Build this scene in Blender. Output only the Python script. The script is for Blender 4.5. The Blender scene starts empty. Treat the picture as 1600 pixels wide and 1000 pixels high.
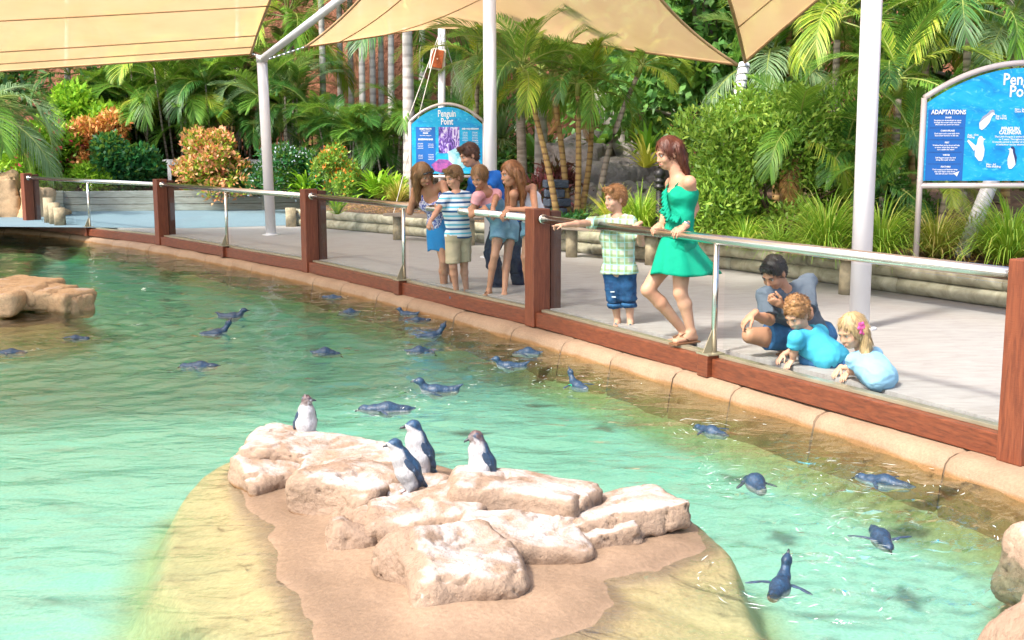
import bpy, math, random
import numpy as np
from mathutils import Vector, Matrix
R = math.radians
S = bpy.context.scene
COL = S.collection
rnd = random.Random(7)
# ------------------------------------------------------------------ camera, light
CAMZ, PITCH, FOC = 1.60, R(8.77), 1800.0
cam = bpy.data.cameras.new('camera'); co = bpy.data.objects.new('camera', cam); COL.objects.link(co)
cam.sensor_width = 36; cam.lens = 36 * FOC / 1600; cam.clip_start = .05; cam.clip_end = 400
co.location = (0, 0, CAMZ); co.rotation_euler = (R(90) - PITCH, 0, 0)
S.camera = co
SUN_AZ, SUN_EL = R(226), R(51)           # azimuth clockwise from +Y
W = bpy.data.worlds.new('World'); S.world = W; W.use_nodes = True
nt = W.node_tree; nt.nodes.clear()
sky = nt.nodes.new('ShaderNodeTexSky'); sky.sky_type = 'NISHITA'; sky.sun_disc = False
sky.sun_elevation = SUN_EL; sky.sun_rotation = SUN_AZ; sky.dust_density = 3.0; sky.air_density = 1.0; sky.ozone_density = .6
bg = nt.nodes.new('ShaderNodeBackground'); bg.inputs[1].default_value = .15
wo = nt.nodes.new('ShaderNodeOutputWorld')
nt.links.new(sky.outputs[0], bg.inputs[0]); nt.links.new(bg.outputs[0], wo.inputs[0])
sl = bpy.data.lights.new('sun', 'SUN'); sl.energy = 2.3; sl.angle = R(7); sl.color = (1, .95, .86)
so = bpy.data.objects.new('sun', sl); COL.objects.link(so)
sd = Vector((math.sin(SUN_AZ) * math.cos(SUN_EL), math.cos(SUN_AZ) * math.cos(SUN_EL), math.sin(SUN_EL)))
so.rotation_euler = sd.to_track_quat('Z', 'Y').to_euler(); so.location = (0, 0, 20)
S.view_settings.view_transform = 'Standard'; S.view_settings.look = 'None'
S.view_settings.exposure = 1.58; S.view_settings.gamma = 1; S.view_settings.use_curve_mapping = False
S.cycles.max_bounces = 10; S.cycles.transparent_max_bounces = 16; S.cycles.diffuse_bounces = 4
S.cycles.caustics_reflective = False; S.cycles.caustics_refractive = False
S.cycles.use_denoising = True

# ------------------------------------------------------------------ photo geometry
def A(*v): return np.array(v, float)
def ray(px, py):
    x = (px - 800) / FOC; u = (500 - py) / FOC
    return A(x, math.cos(PITCH) + u * math.sin(PITCH), -math.sin(PITCH) + u * math.cos(PITCH))
def G(px, py, z=0.):                 # point of a photo pixel on the level z
    r = ray(px, py); return A(0, 0, CAMZ) + r * ((z - CAMZ) / r[2])
def D(px, py, y):                    # point of a photo pixel at distance y
    r = ray(px, py); return A(0, 0, CAMZ) + r * (y / r[1])
ZK, ZW = -.17, -.29                  # kerb top, water level; the deck is 0
def unit(v):
    v = np.asarray(v, float); return v / max(np.linalg.norm(v), 1e-9)

# ------------------------------------------------------------------ noise
_t = np.random.RandomState(3).rand(4096)
def vnoise(p):
    p = np.asarray(p, float); i = np.floor(p).astype(np.int64); f = p - i; f = f * f * (3 - 2 * f)
    def h(a, b, c): return _t[(a * 73856093 ^ b * 19349663 ^ c * 83492791) & 4095]
    x, y, z = i[..., 0], i[..., 1], i[..., 2]; fx, fy, fz = f[..., 0], f[..., 1], f[..., 2]
    r = 0
    for a in (0, 1):
        for b in (0, 1):
            for c in (0, 1):
                r = r + h(x + a, y + b, z + c) * (fx if a else 1 - fx) * (fy if b else 1 - fy) * (fz if c else 1 - fz)
    return r * 2 - 1
def fbm(p, o=3):
    p = np.asarray(p, float); r = 0; a = 1.; n = 0
    for _ in range(o): r = r + a * vnoise(p); n += a; a *= .5; p = p * 2.03 + 7.1
    return r / n

# ------------------------------------------------------------------ materials
def rgb(c): return (c[0], c[1], c[2], 1)
class NT:
    def __init__(s, name):
        s.m = bpy.data.materials.new(name); s.m.use_nodes = True; s.t = s.m.node_tree; s.t.nodes.clear()
        s.out = s.n('ShaderNodeOutputMaterial')
    def n(s, k, **kw):
        o = s.t.nodes.new(k)
        for a, b in kw.items():
            if a[0] == '_': o.inputs[a[1:].replace('_', ' ')].default_value = b
            else: setattr(o, a, b)
        return o
    def l(s, a, b): s.t.links.new(a, b)
    def coords(s, kind='Object', scale=(1, 1, 1), rot=(0, 0, 0)):
        tc = s.n('ShaderNodeTexCoord'); mp = s.n('ShaderNodeMapping'); mp.inputs['Scale'].default_value = scale
        mp.inputs['Rotation'].default_value = rot
        s.l(tc.outputs[kind], mp.inputs[0]); return mp.outputs[0]
    def noise(s, vec, scale, detail=4, rough=.55, dist=0):
        o = s.n('ShaderNodeTexNoise'); o.inputs['Scale'].default_value = scale; o.inputs['Detail'].default_value = detail
        o.inputs['Roughness'].default_value = rough; o.inputs['Distortion'].default_value = dist
        s.l(vec, o.inputs['Vector']); return o.outputs['Fac']
    def ramp(s, fac, stops):
        o = s.n('ShaderNodeValToRGB'); e = o.color_ramp.elements
        while len(e) < len(stops): e.new(.5)
        for i, (p, c) in enumerate(stops): e[i].position = p; e[i].color = rgb(c) if len(c) == 3 else c
        s.l(fac, o.inputs[0]); return o.outputs[0]
    def mix(s, fac, a, b, mode='MIX'):
        o = s.n('ShaderNodeMix'); o.data_type = 'RGBA'; o.blend_type = mode
        for v, i in ((fac, 0), (a, 6), (b, 7)):
            if isinstance(v, (int, float)): o.inputs[i].default_value = v
            elif isinstance(v, tuple): o.inputs[i].default_value = rgb(v)
            else: s.l(v, o.inputs[i])
        return o.outputs[2]
    def math(s, op, a, b=0.):
        o = s.n('ShaderNodeMath'); o.operation = op
        for v, i in ((a, 0), (b, 1)):
            if isinstance(v, (int, float)): o.inputs[i].default_value = v
            else: s.l(v, o.inputs[i])
        return o.outputs[0]
    def bump(s, h, st=.3, d=.01, nrm=None):
        o = s.n('ShaderNodeBump'); o.inputs['Strength'].default_value = st; o.inputs['Distance'].default_value = d
        s.l(h, o.inputs['Height'])
        if nrm: s.l(nrm, o.inputs['Normal'])
        return o.outputs[0]
    def bsdf(s, col, rough=.6, metal=0, bump=None, spec=.5, trans=0):
        o = s.n('ShaderNodeBsdfPrincipled')
        for v, i in ((col, 'Base Color'), (rough, 'Roughness')):
            if isinstance(v, (int, float)): o.inputs[i].default_value = v
            elif isinstance(v, tuple): o.inputs[i].default_value = rgb(v)
            else: s.l(v, o.inputs[i])
        o.inputs['Metallic'].default_value = metal; o.inputs['Specular IOR Level'].default_value = spec
        if bump: s.l(bump, o.inputs['Normal'])
        s.l(o.outputs[0], s.out.inputs[0]); return o
def simple(name, c, rough=.6, metal=0, var=.15, scale=6, bump=.15, bd=.004, c2=None, stretch=(1, 1, 1), spec=.5):
    k = NT(name); v = k.coords('Object', stretch)
    f = k.noise(v, scale, 5)
    c2 = c2 or tuple(x * (1 - var * 2) for x in c)
    col = k.ramp(f, [(.3, c2), (.68, tuple(min(1, x * (1 + var)) for x in c))])
    b = k.bump(k.noise(v, scale * 6, 3), bump, bd) if bump else None
    k.bsdf(col, rough, metal, b, spec); return k.m
def vcol(name, rough=.6, bump=.1, scale=60, bd=.003, mul=.25, stretch=(1, 1, 1), spec=.5):
    k = NT(name); a = k.n('ShaderNodeAttribute'); a.attribute_name = 'Col'
    v = k.coords('Object', stretch); f = k.noise(v, scale, 4)
    g = k.ramp(f, [(.3, (1 - mul,) * 3), (.7, (1, 1, 1))])
    k.bsdf(k.mix(1., a.outputs[0], g, 'MULTIPLY'), rough, 0, k.bump(f, bump, bd), spec); return k.m
def leafmat(name, stops, trans=.35, rough=.45):
    k = NT(name); g = k.n('ShaderNodeNewGeometry'); v = k.coords('Object')
    f = k.math('ADD', k.math('MULTIPLY', g.outputs['Random Per Island'], .6), k.math('MULTIPLY', k.noise(v, 1.3, 2), .4))
    c = k.ramp(f, stops)
    p = k.bsdf(c, rough, 0, None, .45)
    t = k.n('ShaderNodeBsdfTranslucent'); k.l(k.mix(.5, c, (.35, .5, .04), 'MIX'), t.inputs[0])
    m = k.n('ShaderNodeMixShader'); m.inputs[0].default_value = trans
    k.l(p.outputs[0], m.inputs[1]); k.l(t.outputs[0], m.inputs[2]); k.l(m.outputs[0], k.out.inputs[0]); return k.m
M = {}
def wood(name, c, c2, stretch=(1, 1, 8), scale=5, rough=.5, saw=0):
    k = NT(name); v = k.coords('Object', stretch)
    f = k.noise(v, scale, 6, .6, .6); col = k.ramp(f, [(.3, c2), (.7, c)])
    h = f
    if saw: h = k.noise(k.coords('Object', (3, 3, 90)), 3, 3)
    k.bsdf(col, rough, 0, k.bump(h, .35, .004)); return k.m
M['timber'] = wood('timber_post', (.22, .058, .022), (.10, .022, .009), (14, 14, 1.2), 4, .45, 1)
M['timber_h'] = wood('timber_beam', (.20, .052, .020), (.085, .020, .009), (2, 2, 12), 5, .4)
M['timber_dark'] = wood('timber_stud', (.10, .030, .014), (.05, .014, .008), (14, 14, 1.2), 4, .5)
M['steel'] = simple('brushed_steel', (.62, .60, .57), .22, 1, .06, 3, .05, .001)
M['brass'] = simple('channel_strip', (.42, .38, .27), .35, .6, .1, 4, .05, .001)
M['white'] = simple('white_powdercoat', (.66, .65, .67), .35, 0, .03, 2, .03, .001)
M['pinkmetal'] = simple('painted_frame', (.62, .55, .53), .35, .3, .05, 3, .03, .001)
M['black'] = simple('black_plastic', (.02, .02, .022), .4)
M['tan'] = None
def conc(name, c, c2, scale, sc2=40, bump=.3, bd=.006, white=None, rough=.75, tide=None):
    k = NT(name); v = k.coords('Object'); f = k.noise(v, scale, 6, .6)
    col = k.ramp(f, [(.28, c2), (.7, c)])
    g = k.noise(v, sc2, 4); col = k.mix(.35, col, k.ramp(g, [(.3, tuple(x * .5 for x in c)), (.7, c)]))
    if white:
        geo = k.n('ShaderNodeNewGeometry'); sx = k.n('ShaderNodeSeparateXYZ'); k.l(geo.outputs['Normal'], sx.inputs[0])
        w = k.noise(k.coords('Object', (1, 1, .45)), white[0], 6, .68, .5)
        up = k.math('MULTIPLY', k.math('ADD', sx.outputs[2], .12), 1.0)
        m = k.ramp(k.math('MULTIPLY', w, up), [(white[1], (0, 0, 0)), (white[1] + .20, (.9, .9, .9))])
        col = k.mix(m, col, (.47, .435, .42))
        cr = k.ramp(k.noise(v, 6, 8, .7, 1.2), [(.485, (1, 1, 1)), (.5, (.45, .4, .36)), (.515, (1, 1, 1))])
        col = k.mix(.6, col, cr, 'MULTIPLY')
    if tide is not None:
        sz = k.n('ShaderNodeSeparateXYZ'); k.l(v, sz.inputs[0]); q = k.math('ADD', k.math('MULTIPLY', k.math('SUBTRACT', sz.outputs[2], tide), 16.), k.math('MULTIPLY', f, 1.0))
        col = k.mix(k.ramp(q, [(.28, (1, 1, 1)), (.60, (0, 0, 0))]), col, k.mix(1., col, (.85, .64, .36), 'MULTIPLY'))
    h = k.math('ADD', k.noise(v, sc2, 5, .7), k.math('MULTIPLY', k.noise(v, scale * 2.5, 4), 2.))
    k.bsdf(col, rough, 0, k.bump(h, bump, bd)); return k.m
M['kerb'] = conc('kerb_concrete', (.35, .24, .155), (.22, .14, .085), 2.5, 60, .6, .010, tide=-.262)
M['rock'] = conc('boulder_render', (.345, .24, .165), (.23, .145, .095), 3.2, 45, .8, .012, (3.4, .47), tide=.018)
M['rockpale'] = conc('pale_edge_rock', (.40, .28, .20), (.30, .19, .125), 3.2, 45, .8, .010, (3.4, .50))
M['rocktan'] = conc('golden_rock', (.52, .36, .21), (.38, .23, .11), 3.2, 45, .5, .008, (2.2, .60))
M['cliff'] = conc('red_cliff', (.38, .15, .075), (.14, .05, .028), .9, 7, 1, .12)
M['greyrock'] = conc('grey_rock', (.42, .37, .35), (.16, .13, .12), 2.2, 20, .8, .03)
M['mulch'] = conc('mulch', (.26, .15, .09), (.08, .04, .025), 9, 60, 1, .03)
def deckmat():
    k = NT('deck_concrete'); v = k.coords('Object'); f = k.noise(v, .9, 6, .65)
    col = k.ramp(f, [(.3, (.30, .27, .25)), (.7, (.36, .33, .31))])
    s = k.noise(k.coords('Object', (1.2, 6, 1), (0, 0, R(-35))), 2.4, 7, .72, .9)
    col = k.mix(.55, col, k.ramp(s, [(.38, (.25, .215, .20)), (.5, (.33, .30, .285)), (.66, (.40, .375, .36))]))
    k.bsdf(col, .6, 0, k.bump(s, .35, .01)); return k.m
M['deck'] = deckmat()
M['bluepath'] = conc('blue_path', (.16, .24, .28), (.13, .20, .24), 1.2, 40, .1)
M['log'] = wood('log_bark', (.50, .46, .34), (.20, .18, .11), (1, 1, 1), 6, .8)
M['logend'] = simple('log_post', (.33, .27, .17), .8, 0, .25, 9)
M['plank'] = wood('planter_plank', (.36, .38, .33), (.20, .20, .16), (1, 1, 9), 3, .75)
M['bench'] = wood('bench_timber', (.30, .235, .18), (.13, .095, .07), (1, 1, 9), 3, .7)
M['cable'] = simple('cable', (.55, .52, .48), .5)

# ------------------------------------------------------------------ object helpers
def tag(o, label=None, cat=None, group=None, kind=None):
    if label: o['label'] = label
    if cat: o['category'] = cat
    if group: o['group'] = group
    if kind: o['kind'] = kind
    return o
def thing(name, label, cat, loc=(0, 0, 0), rz=0, group=None):
    o = bpy.data.objects.new(name, None); COL.objects.link(o); o.location = tuple(loc); o.rotation_euler = (0, 0, rz)
    o.empty_display_size = .2
    return tag(o, label, cat, group)
def mesh_data(name, v, f, mats=(), smooth=False, col=None, midx=None):
    me = bpy.data.meshes.new(name)
    v = np.asarray(v, np.float32)
    if isinstance(f, np.ndarray):
        k = f.shape[1]; me.vertices.add(len(v)); me.vertices.foreach_set('co', v.ravel())
        me.loops.add(f.size); me.loops.foreach_set('vertex_index', f.astype(np.int32).ravel())
        me.polygons.add(len(f)); me.polygons.foreach_set('loop_start', np.arange(0, f.size, k, dtype=np.int32))
        me.update(calc_edges=True)
    else: me.from_pydata([tuple(x) for x in v.tolist()], [], [tuple(q) for q in f])
    for m in mats: me.materials.append(m)
    if smooth: me.polygons.foreach_set('use_smooth', np.ones(len(me.polygons), bool))
    if midx is not None: me.polygons.foreach_set('material_index', np.asarray(midx, np.int32))
    if col is not None:
        a = me.color_attributes.new('Col', 'FLOAT_COLOR', 'POINT')
        c = np.ones((len(v), 4), np.float32); c[:, :3] = col; a.data.foreach_set('color', c.ravel())
    me.update(); return me
def obj(name, me, parent=None, loc=None, kind=None):
    o = bpy.data.objects.new(name, me); COL.objects.link(o)
    if parent: o.parent = parent
    if loc is not None: o.location = tuple(loc)
    if kind: o['kind'] = kind
    return o
class MB:
    def __init__(s): s.v = []; s.f = []
    def box(s, c, size, rz=0, ax=None, taper=1.):     # ax: 3 unit axes as rows
        c = np.asarray(c, float)
        if ax is None: ax = [A(math.cos(rz), math.sin(rz), 0), A(-math.sin(rz), math.cos(rz), 0), A(0, 0, 1)]
        b = len(s.v)
        for z in (-.5, .5):
            t = taper if z > 0 else 1.
            for x, y in ((-.5, -.5), (.5, -.5), (.5, .5), (-.5, .5)):
                s.v.append(c + ax[0] * x * size[0] * t + ax[1] * y * size[1] * t + ax[2] * z * size[2])
        for q in ((3, 2, 1, 0), (4, 5, 6, 7), (0, 1, 5, 4), (1, 2, 6, 5), (2, 3, 7, 6), (3, 0, 4, 7)):
            s.f.append([b + i for i in q])
        return s
    def tube(s, pts, rad, n=10, caps=True, wob=0):
        pts = [np.asarray(p, float) for p in pts]; m = len(pts)
        rad = rad if hasattr(rad, '__len__') else [rad] * m
        b = len(s.v); ref = A(0, 0, 1)
        for i, p in enumerate(pts):
            d = unit(pts[min(i + 1, m - 1)] - pts[max(i - 1, 0)])
            rr = ref if abs(d @ ref) < .95 else A(1, 0, 0)
            x = unit(np.cross(d, rr)); y = np.cross(x, d)
            for k in range(n):
                a = 2 * math.pi * k / n; q = rad[i] * (1 + wob * rnd.uniform(-1, 1))
                s.v.append(p + (x * math.cos(a) + y * math.sin(a)) * q)
        for i in range(m - 1):
            for k in range(n):
                k2 = (k + 1) % n
                s.f.append([b + i * n + k, b + i * n + k2, b + (i + 1) * n + k2, b + (i + 1) * n + k])
        if caps: s.f.append([b + k for k in range(n)][::-1]); s.f.append([b + (m - 1) * n + k for k in range(n)])
        return s
    def lathe(s, prof, c=(0, 0, 0), n=16):
        b = len(s.v); c = np.asarray(c, float)
        for r, z in prof:
            for k in range(n):
                a = 2 * math.pi * k / n; s.v.append(c + A(r * math.cos(a), r * math.sin(a), z))
        for i in range(len(prof) - 1):
            for k in range(n):
                k2 = (k + 1) % n; s.f.append([b + i * n + k, b + i * n + k2, b + (i + 1) * n + k2, b + (i + 1) * n + k])
        s.f.append([b + (len(prof) - 1) * n + k for k in range(n)]); s.f.append([b + k for k in range(n)][::-1])
        return s
    def build(s, name, mat, parent=None, smooth=False, bevel=0, org=None, kind=None, loc=None):
        v = np.array(s.v)
        if org is not None: v = v - np.asarray(org)
        me = mesh_data(name, v, s.f, [mat], smooth)
        o = obj(name, me, parent, loc, kind)
        if bevel:
            m = o.modifiers.new('bevel', 'BEVEL'); m.width = bevel; m.segments = 2; m.limit_method = 'ANGLE'
        return o
def flatpoly(name, pts2, thick, mat, parent=None):   # polygon in local xz, extruded along y
    n = len(pts2); v = [(x, 0, z) for x, z in pts2] + [(x, thick, z) for x, z in pts2]
    f = [list(range(n)), list(range(2 * n - 1, n - 1, -1))] + [[i, i + n, (i + 1) % n + n, (i + 1) % n] for i in range(n)]
    return obj(name, mesh_data(name, v, f, [mat]), parent)

# ------------------------------------------------------------------ implicit surfaces
def surface_nets(f, org, h):
    s = f < 0; n = np.array(f.shape)
    c = [s[a:n[0] - 1 + a, b:n[1] - 1 + b, d:n[2] - 1 + d] for a in (0, 1) for b in (0, 1) for d in (0, 1)]
    anyc = c[0].copy(); allc = c[0].copy()
    for q in c[1:]: anyc |= q; allc &= q
    idx = np.argwhere(anyc & ~allc)
    acc = np.zeros((len(idx), 3)); cnt = np.zeros(len(idx)); E = np.eye(3, dtype=int)
    for ax in range(3):
        o1, o2 = [E[i] for i in range(3) if i != ax]
        for a in (0, 1):
            for b in (0, 1):
                p = idx + a * o1 + b * o2; q = p + E[ax]
                va = f[p[:, 0], p[:, 1], p[:, 2]]; vb = f[q[:, 0], q[:, 1], q[:, 2]]
                m = (va < 0) != (vb < 0); t = np.where(m, va / np.where(m, va - vb, 1), 0)
                acc += m[:, None] * (p - idx + t[:, None] * E[ax]); cnt += m
    v = (idx + acc / cnt[:, None]) * h + org
    ci = np.full(n - 1, -1, np.int64); ci[idx[:, 0], idx[:, 1], idx[:, 2]] = np.arange(len(idx))
    F = []
    for ax in range(3):
        lo = [slice(1, n[i] - 1) for i in range(3)]; lo[ax] = slice(0, n[ax] - 1); hi = list(lo); hi[ax] = slice(1, n[ax])
        a = s[tuple(lo)]; b = s[tuple(hi)]; e = np.argwhere(a != b)
        if not len(e): continue
        e = e + np.array([1 if i != ax else 0 for i in range(3)])
        o1, o2 = E[(ax + 1) % 3], E[(ax + 2) % 3]
        g = lambda q: ci[q[:, 0], q[:, 1], q[:, 2]]
        quad = np.stack([g(e - o1 - o2), g(e - o2), g(e), g(e - o1)], 1)
        ins = s[e[:, 0], e[:, 1], e[:, 2]]; quad[~ins] = quad[~ins][:, ::-1]; F.append(quad)
    F = np.concatenate(F); F = F[(F >= 0).all(1)]
    return v, F
def vnormals(v, F):
    fn = np.cross(v[F[:, 2]] - v[F[:, 0]], v[F[:, 3]] - v[F[:, 1]]); n = np.zeros_like(v)
    for k in range(4):
        for a in range(3): n[:, a] += np.bincount(F[:, k], fn[:, a], len(v))
    return n / np.maximum(np.linalg.norm(n, axis=1, keepdims=True), 1e-12)
class SDF:
    def __init__(s, h): s.h = h; s.o = []
    def cone(s, a, b, ra, rb=None, k=.02, w=None, ws=1., sub=False, flat=False):
        rb = ra if rb is None else rb; s.o.append(('c', np.asarray(a, float), np.asarray(b, float), ra, rb, k, w, ws, sub, flat)); return s
    def ell(s, c, r, ax=None, k=.02, sub=False):
        s.o.append(('e', np.asarray(c, float), np.asarray(r, float), np.eye(3) if ax is None else np.asarray(ax, float), k, sub)); return s
    def rbox(s, c, hs, ax=None, rd=.03, k=.02, warp=0, seed=0):
        s.o.append(('b', np.asarray(c, float), np.asarray(hs, float), np.eye(3) if ax is None else np.asarray(ax, float), rd, k, warp, seed)); return s
    def cut(s, p, n): s.o.append(('p', np.asarray(p, float), unit(n))); return s
    def run(s):
        h = s.h; lo = np.full(3, 1e9); hi = -lo; box = []
        for o in s.o:
            if o[0] == 'c': m = max(o[3], o[4]) * max(1, o[7]) + .0; a = np.minimum(o[1], o[2]) - m; b = np.maximum(o[1], o[2]) + m; k = o[5]; sub = o[8]
            elif o[0] == 'e': m = o[2].max(); a = o[1] - m; b = o[1] + m; k = o[4]; sub = o[5]
            elif o[0] == 'b': m = np.linalg.norm(o[2]) * (1 + .3 * bool(o[6])); a = o[1] - m; b = o[1] + m; k = o[5]; sub = False
            else: box.append(None); continue
            k = k + 2 * h; box.append((a - k, b + k))
            if not sub: lo = np.minimum(lo, a); hi = np.maximum(hi, b)
        lo = lo - 3 * h; n = np.ceil((hi - lo) / h).astype(int) + 4
        f = np.full(n, 1., np.float32); X = [lo[i] + np.arange(n[i]) * h for i in range(3)]
        for o, bb in zip(s.o, box):
            if bb is None: i0 = np.zeros(3, int); i1 = n
            else:
                i0 = np.clip(np.floor((bb[0] - lo) / h).astype(int), 0, n); i1 = np.clip(np.ceil((bb[1] - lo) / h).astype(int) + 1, 0, n)
                if (i1 <= i0).any(): continue
            sl = tuple(slice(i0[i], i1[i]) for i in range(3))
            x = X[0][sl[0], ][:, None, None]; y = X[1][sl[1], ][None, :, None]; z = X[2][sl[2], ][None, None, :]
            g = f[sl]
            if o[0] == 'p': f[sl] = np.maximum(g, (x - o[1][0]) * o[2][0] + (y - o[1][1]) * o[2][1] + (z - o[1][2]) * o[2][2]); continue
            if o[0] == 'c':
                _, a, b, ra, rb, k, w, ws, sub, flat = o; px, py, pz = x - a[0], y - a[1], z - a[2]; ba = b - a
                if w is not None:
                    d0 = (px * w[0] + py * w[1] + pz * w[2]) * (1 - 1 / ws); px = px - d0 * w[0]; py = py - d0 * w[1]; pz = pz - d0 * w[2]
                    q = ba @ w * (1 - 1 / ws); ba = ba - w * q
                t = np.clip((px * ba[0] + py * ba[1] + pz * ba[2]) / max(ba @ ba, 1e-9), 0, 1)
                d = np.sqrt((px - t * ba[0]) ** 2 + (py - t * ba[1]) ** 2 + (pz - t * ba[2]) ** 2) - (ra + (rb - ra) * t)
                if flat: u_ = unit(b - a); d = np.maximum(d, (x - b[0]) * u_[0] + (y - b[1]) * u_[1] + (z - b[2]) * u_[2])
            elif o[0] == 'e':
                _, c, r, ax, k, sub = o; q = [(x - c[0]) * ax[i][0] + (y - c[1]) * ax[i][1] + (z - c[2]) * ax[i][2] for i in range(3)]
                k0 = np.sqrt(sum((q[i] / r[i]) ** 2 for i in range(3))); k1 = np.sqrt(sum((q[i] / r[i] ** 2) ** 2 for i in range(3)))
                d = k0 * (k0 - 1) / np.maximum(k1, 1e-6)
            else:
                _, c, hs, ax, rd, k, warp, seed = o; sub = False
                q = [(x - c[0]) * ax[i][0] + (y - c[1]) * ax[i][1] + (z - c[2]) * ax[i][2] for i in range(3)]
                if warp:
                    P = np.stack(np.broadcast_arrays(*q), -1) / max(hs) * 1.3 + seed * 3.7
                    wv = [vnoise(P + 11.3 * i) for i in range(3)]; q = [q[i] + wv[i] * warp * hs[i] for i in range(3)]
                e = [np.abs(q[i]) - (hs[i] - rd) for i in range(3)]
                d = np.sqrt(sum(np.maximum(v, 0) ** 2 for v in e)) + np.minimum(np.maximum(np.maximum(e[0], e[1]), e[2]), 0) - rd
            if sub:
                u = np.maximum(k - np.abs(-d - g), 0) / k; f[sl] = np.maximum(g, -d) + u * u * k * .25
            else:
                u = np.maximum(k - np.abs(d - g), 0) / k; f[sl] = np.minimum(g, d) - u * u * k * .25
        return surface_nets(f, lo, h)
# ------------------------------------------------------------------ pool edge curve
FW = [A(-13.6, 22.6), A(-10.15, 23.93), A(-6.25, 20.14), A(-2.91, 15.84), A(.12, 11.13), A(2.72, 6.29), A(3.9, 2.2)]
FW[0] = A(-14.5, 24.9)
def catmull(P, m=40):
    P = [P[0] * 2 - P[1]] + P + [P[-1] * 2 - P[-2]]; out = []
    for i in range(1, len(P) - 2):
        for t in np.linspace(0, 1, m, endpoint=False):
            a, b, c, d = P[i - 1:i + 3]
            out.append(.5 * (2 * b + (c - a) * t + (2 * a - 5 * b + 4 * c - d) * t * t + (3 * b - a - 3 * c + d) * t ** 3))
    out.append(P[-2]); return np.array(out)
CUR = catmull(FW)
seg = np.r_[0, np.cumsum(np.linalg.norm(np.diff(CUR, axis=0), axis=1))]
def curve_at(s):
    p = A(np.interp(s, seg, CUR[:, 0]), np.interp(s, seg, CUR[:, 1]))
    q = A(np.interp(s + .05, seg, CUR[:, 0]), np.interp(s + .05, seg, CUR[:, 1]))
    p0 = A(np.interp(s - .05, seg, CUR[:, 0]), np.interp(s - .05, seg, CUR[:, 1]))
    t = unit(q - p0); return p, t, A(-t[1], t[0])       # point, tangent towards the camera, deck-side normal
def curve_dist(P):        # signed: positive on the deck side
    r = np.empty(len(P)); C = CUR[::2]; T = np.gradient(C, axis=0)
    for i in range(0, len(P), 4000):
        q = P[i:i + 4000]; d = ((q[:, None] - C[None]) ** 2).sum(2); j = d.argmin(1)
        dv = q - C[j]; sg = np.sign(-T[j, 1] * dv[:, 0] + T[j, 0] * dv[:, 1]); best = np.sqrt(d[np.arange(len(q)), j])
        for o_ in (-1, 1):
            jj = np.clip(j + o_, 0, len(C) - 1); e = C[jj] - C[j]; tt = np.clip((dv * e).sum(1) / np.maximum((e * e).sum(1), 1e-9), 0, 1); best = np.minimum(best, np.linalg.norm(dv - tt[:, None] * e, axis=1))
        r[i:i + 4000] = best * sg
    return r
# ------------------------------------------------------------------ ground, deck, paths
def grid(x0, x1, y0, y1, st, zf=None, colf=None):
    xs = np.arange(x0, x1 + st, st); ys = np.arange(y0, y1 + st, st); X, Y = np.meshgrid(xs, ys, indexing='ij')
    P = np.stack([X.ravel(), Y.ravel()], 1); z = np.zeros(len(P)) if zf is None else zf(P)
    n, m = X.shape; i = np.arange((n - 1) * m).reshape(n - 1, m)[:, :-1].ravel()
    return np.c_[P, z], np.stack([i, i + m, i + m + 1, i + 1], 1)
# deck: strip polygon from the kerb line to the garden walls
dk = [curve_at(s) for s in np.linspace(.01, seg[-1] - .01, 90)]
edge = [p + n * .20 for p, t, n in dk]
v = []; f = []
for i, e in enumerate(edge):
    v += [(e[0], e[1], -1.2), (e[0], e[1], 0)] + [(e[0] + (40 - e[0]) * q, e[1] + (44 - e[1]) * q, 0) for q in (.1, .4, 1)]
n_ = 5
for i in range(len(edge) - 1):
    for k in range(4): f.append([i * n_ + k, (i + 1) * n_ + k, (i + 1) * n_ + k + 1, i * n_ + k + 1])
obj('deck', mesh_data('deck', v, f, [M['deck']]), kind='structure')
MB().box((0, 30, -1.5), (160, 120, .2)).build('ground', M['mulch'], kind='structure')
# blue far path lies 4 mm above the deck sheet
c = [G(-300, 352, 0), G(300, 357, 0), G(462, 352, 0), G(640, 352, 0), G(640, 322, 0), G(-300, 326, 0)]
pz = [(p[0], p[1], .004) for p in c]
o = obj('path', mesh_data('path', pz, [list(range(6))], [M['bluepath']]), kind='structure')
# left end: ground beyond the pool end
# ------------------------------------------------------------------ kerb blocks
kerb = thing('pool_kerb', None, None); kerb['kind'] = 'structure'
prof = [(-.40, -.01), (-.06, 0), (.06, -.004), (.115, -.022), (.145, -.055), (.158, -.11), (.175, -.2), (.22, -.5)]
s = .05; kr = random.Random(5)
while s < seg[-1] - .3:
    L = kr.uniform(.7, 1.25); e = min(s + L, seg[-1] - .02); v = []; f = []
    st = np.r_[s + .006, s + .03, np.linspace(s + .09, e - .09, 9), e - .03, e - .006]; dz = kr.uniform(-.006, .006)
    for j, q in enumerate(st):
        p, t, n = curve_at(q); g = .014 if j in (0, len(st) - 1) else 0
        for a, b in prof:
            w = .011 * vnoise(A(p[0] * 2.1, p[1] * 2.1, a * 5 + b * 4)) + .005 * vnoise(A(p[0] * 7, p[1] * 7, a * 14 + b * 12))
            pp = p - n * (a + w - g * .8); v.append((pp[0], pp[1], ZK + b + dz + w - g))
    m = len(prof)
    for j in range(len(st) - 1):
        for k in range(m - 1): f.append([j * m + k, j * m + k + 1, (j + 1) * m + k + 1, (j + 1) * m + k])
    obj('kerb_block', mesh_data('kerb_block', v, f, [M['kerb']], True), kerb); s = e
core = []; cf = []
for j, q in enumerate(np.arange(.05, seg[-1] - .05, .25)):
    p, t, n = curve_at(q)
    for a, b in prof: pp = p - n * (a - .014); core.append((pp[0], pp[1], ZK + b - .014))
m = len(prof)
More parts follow.
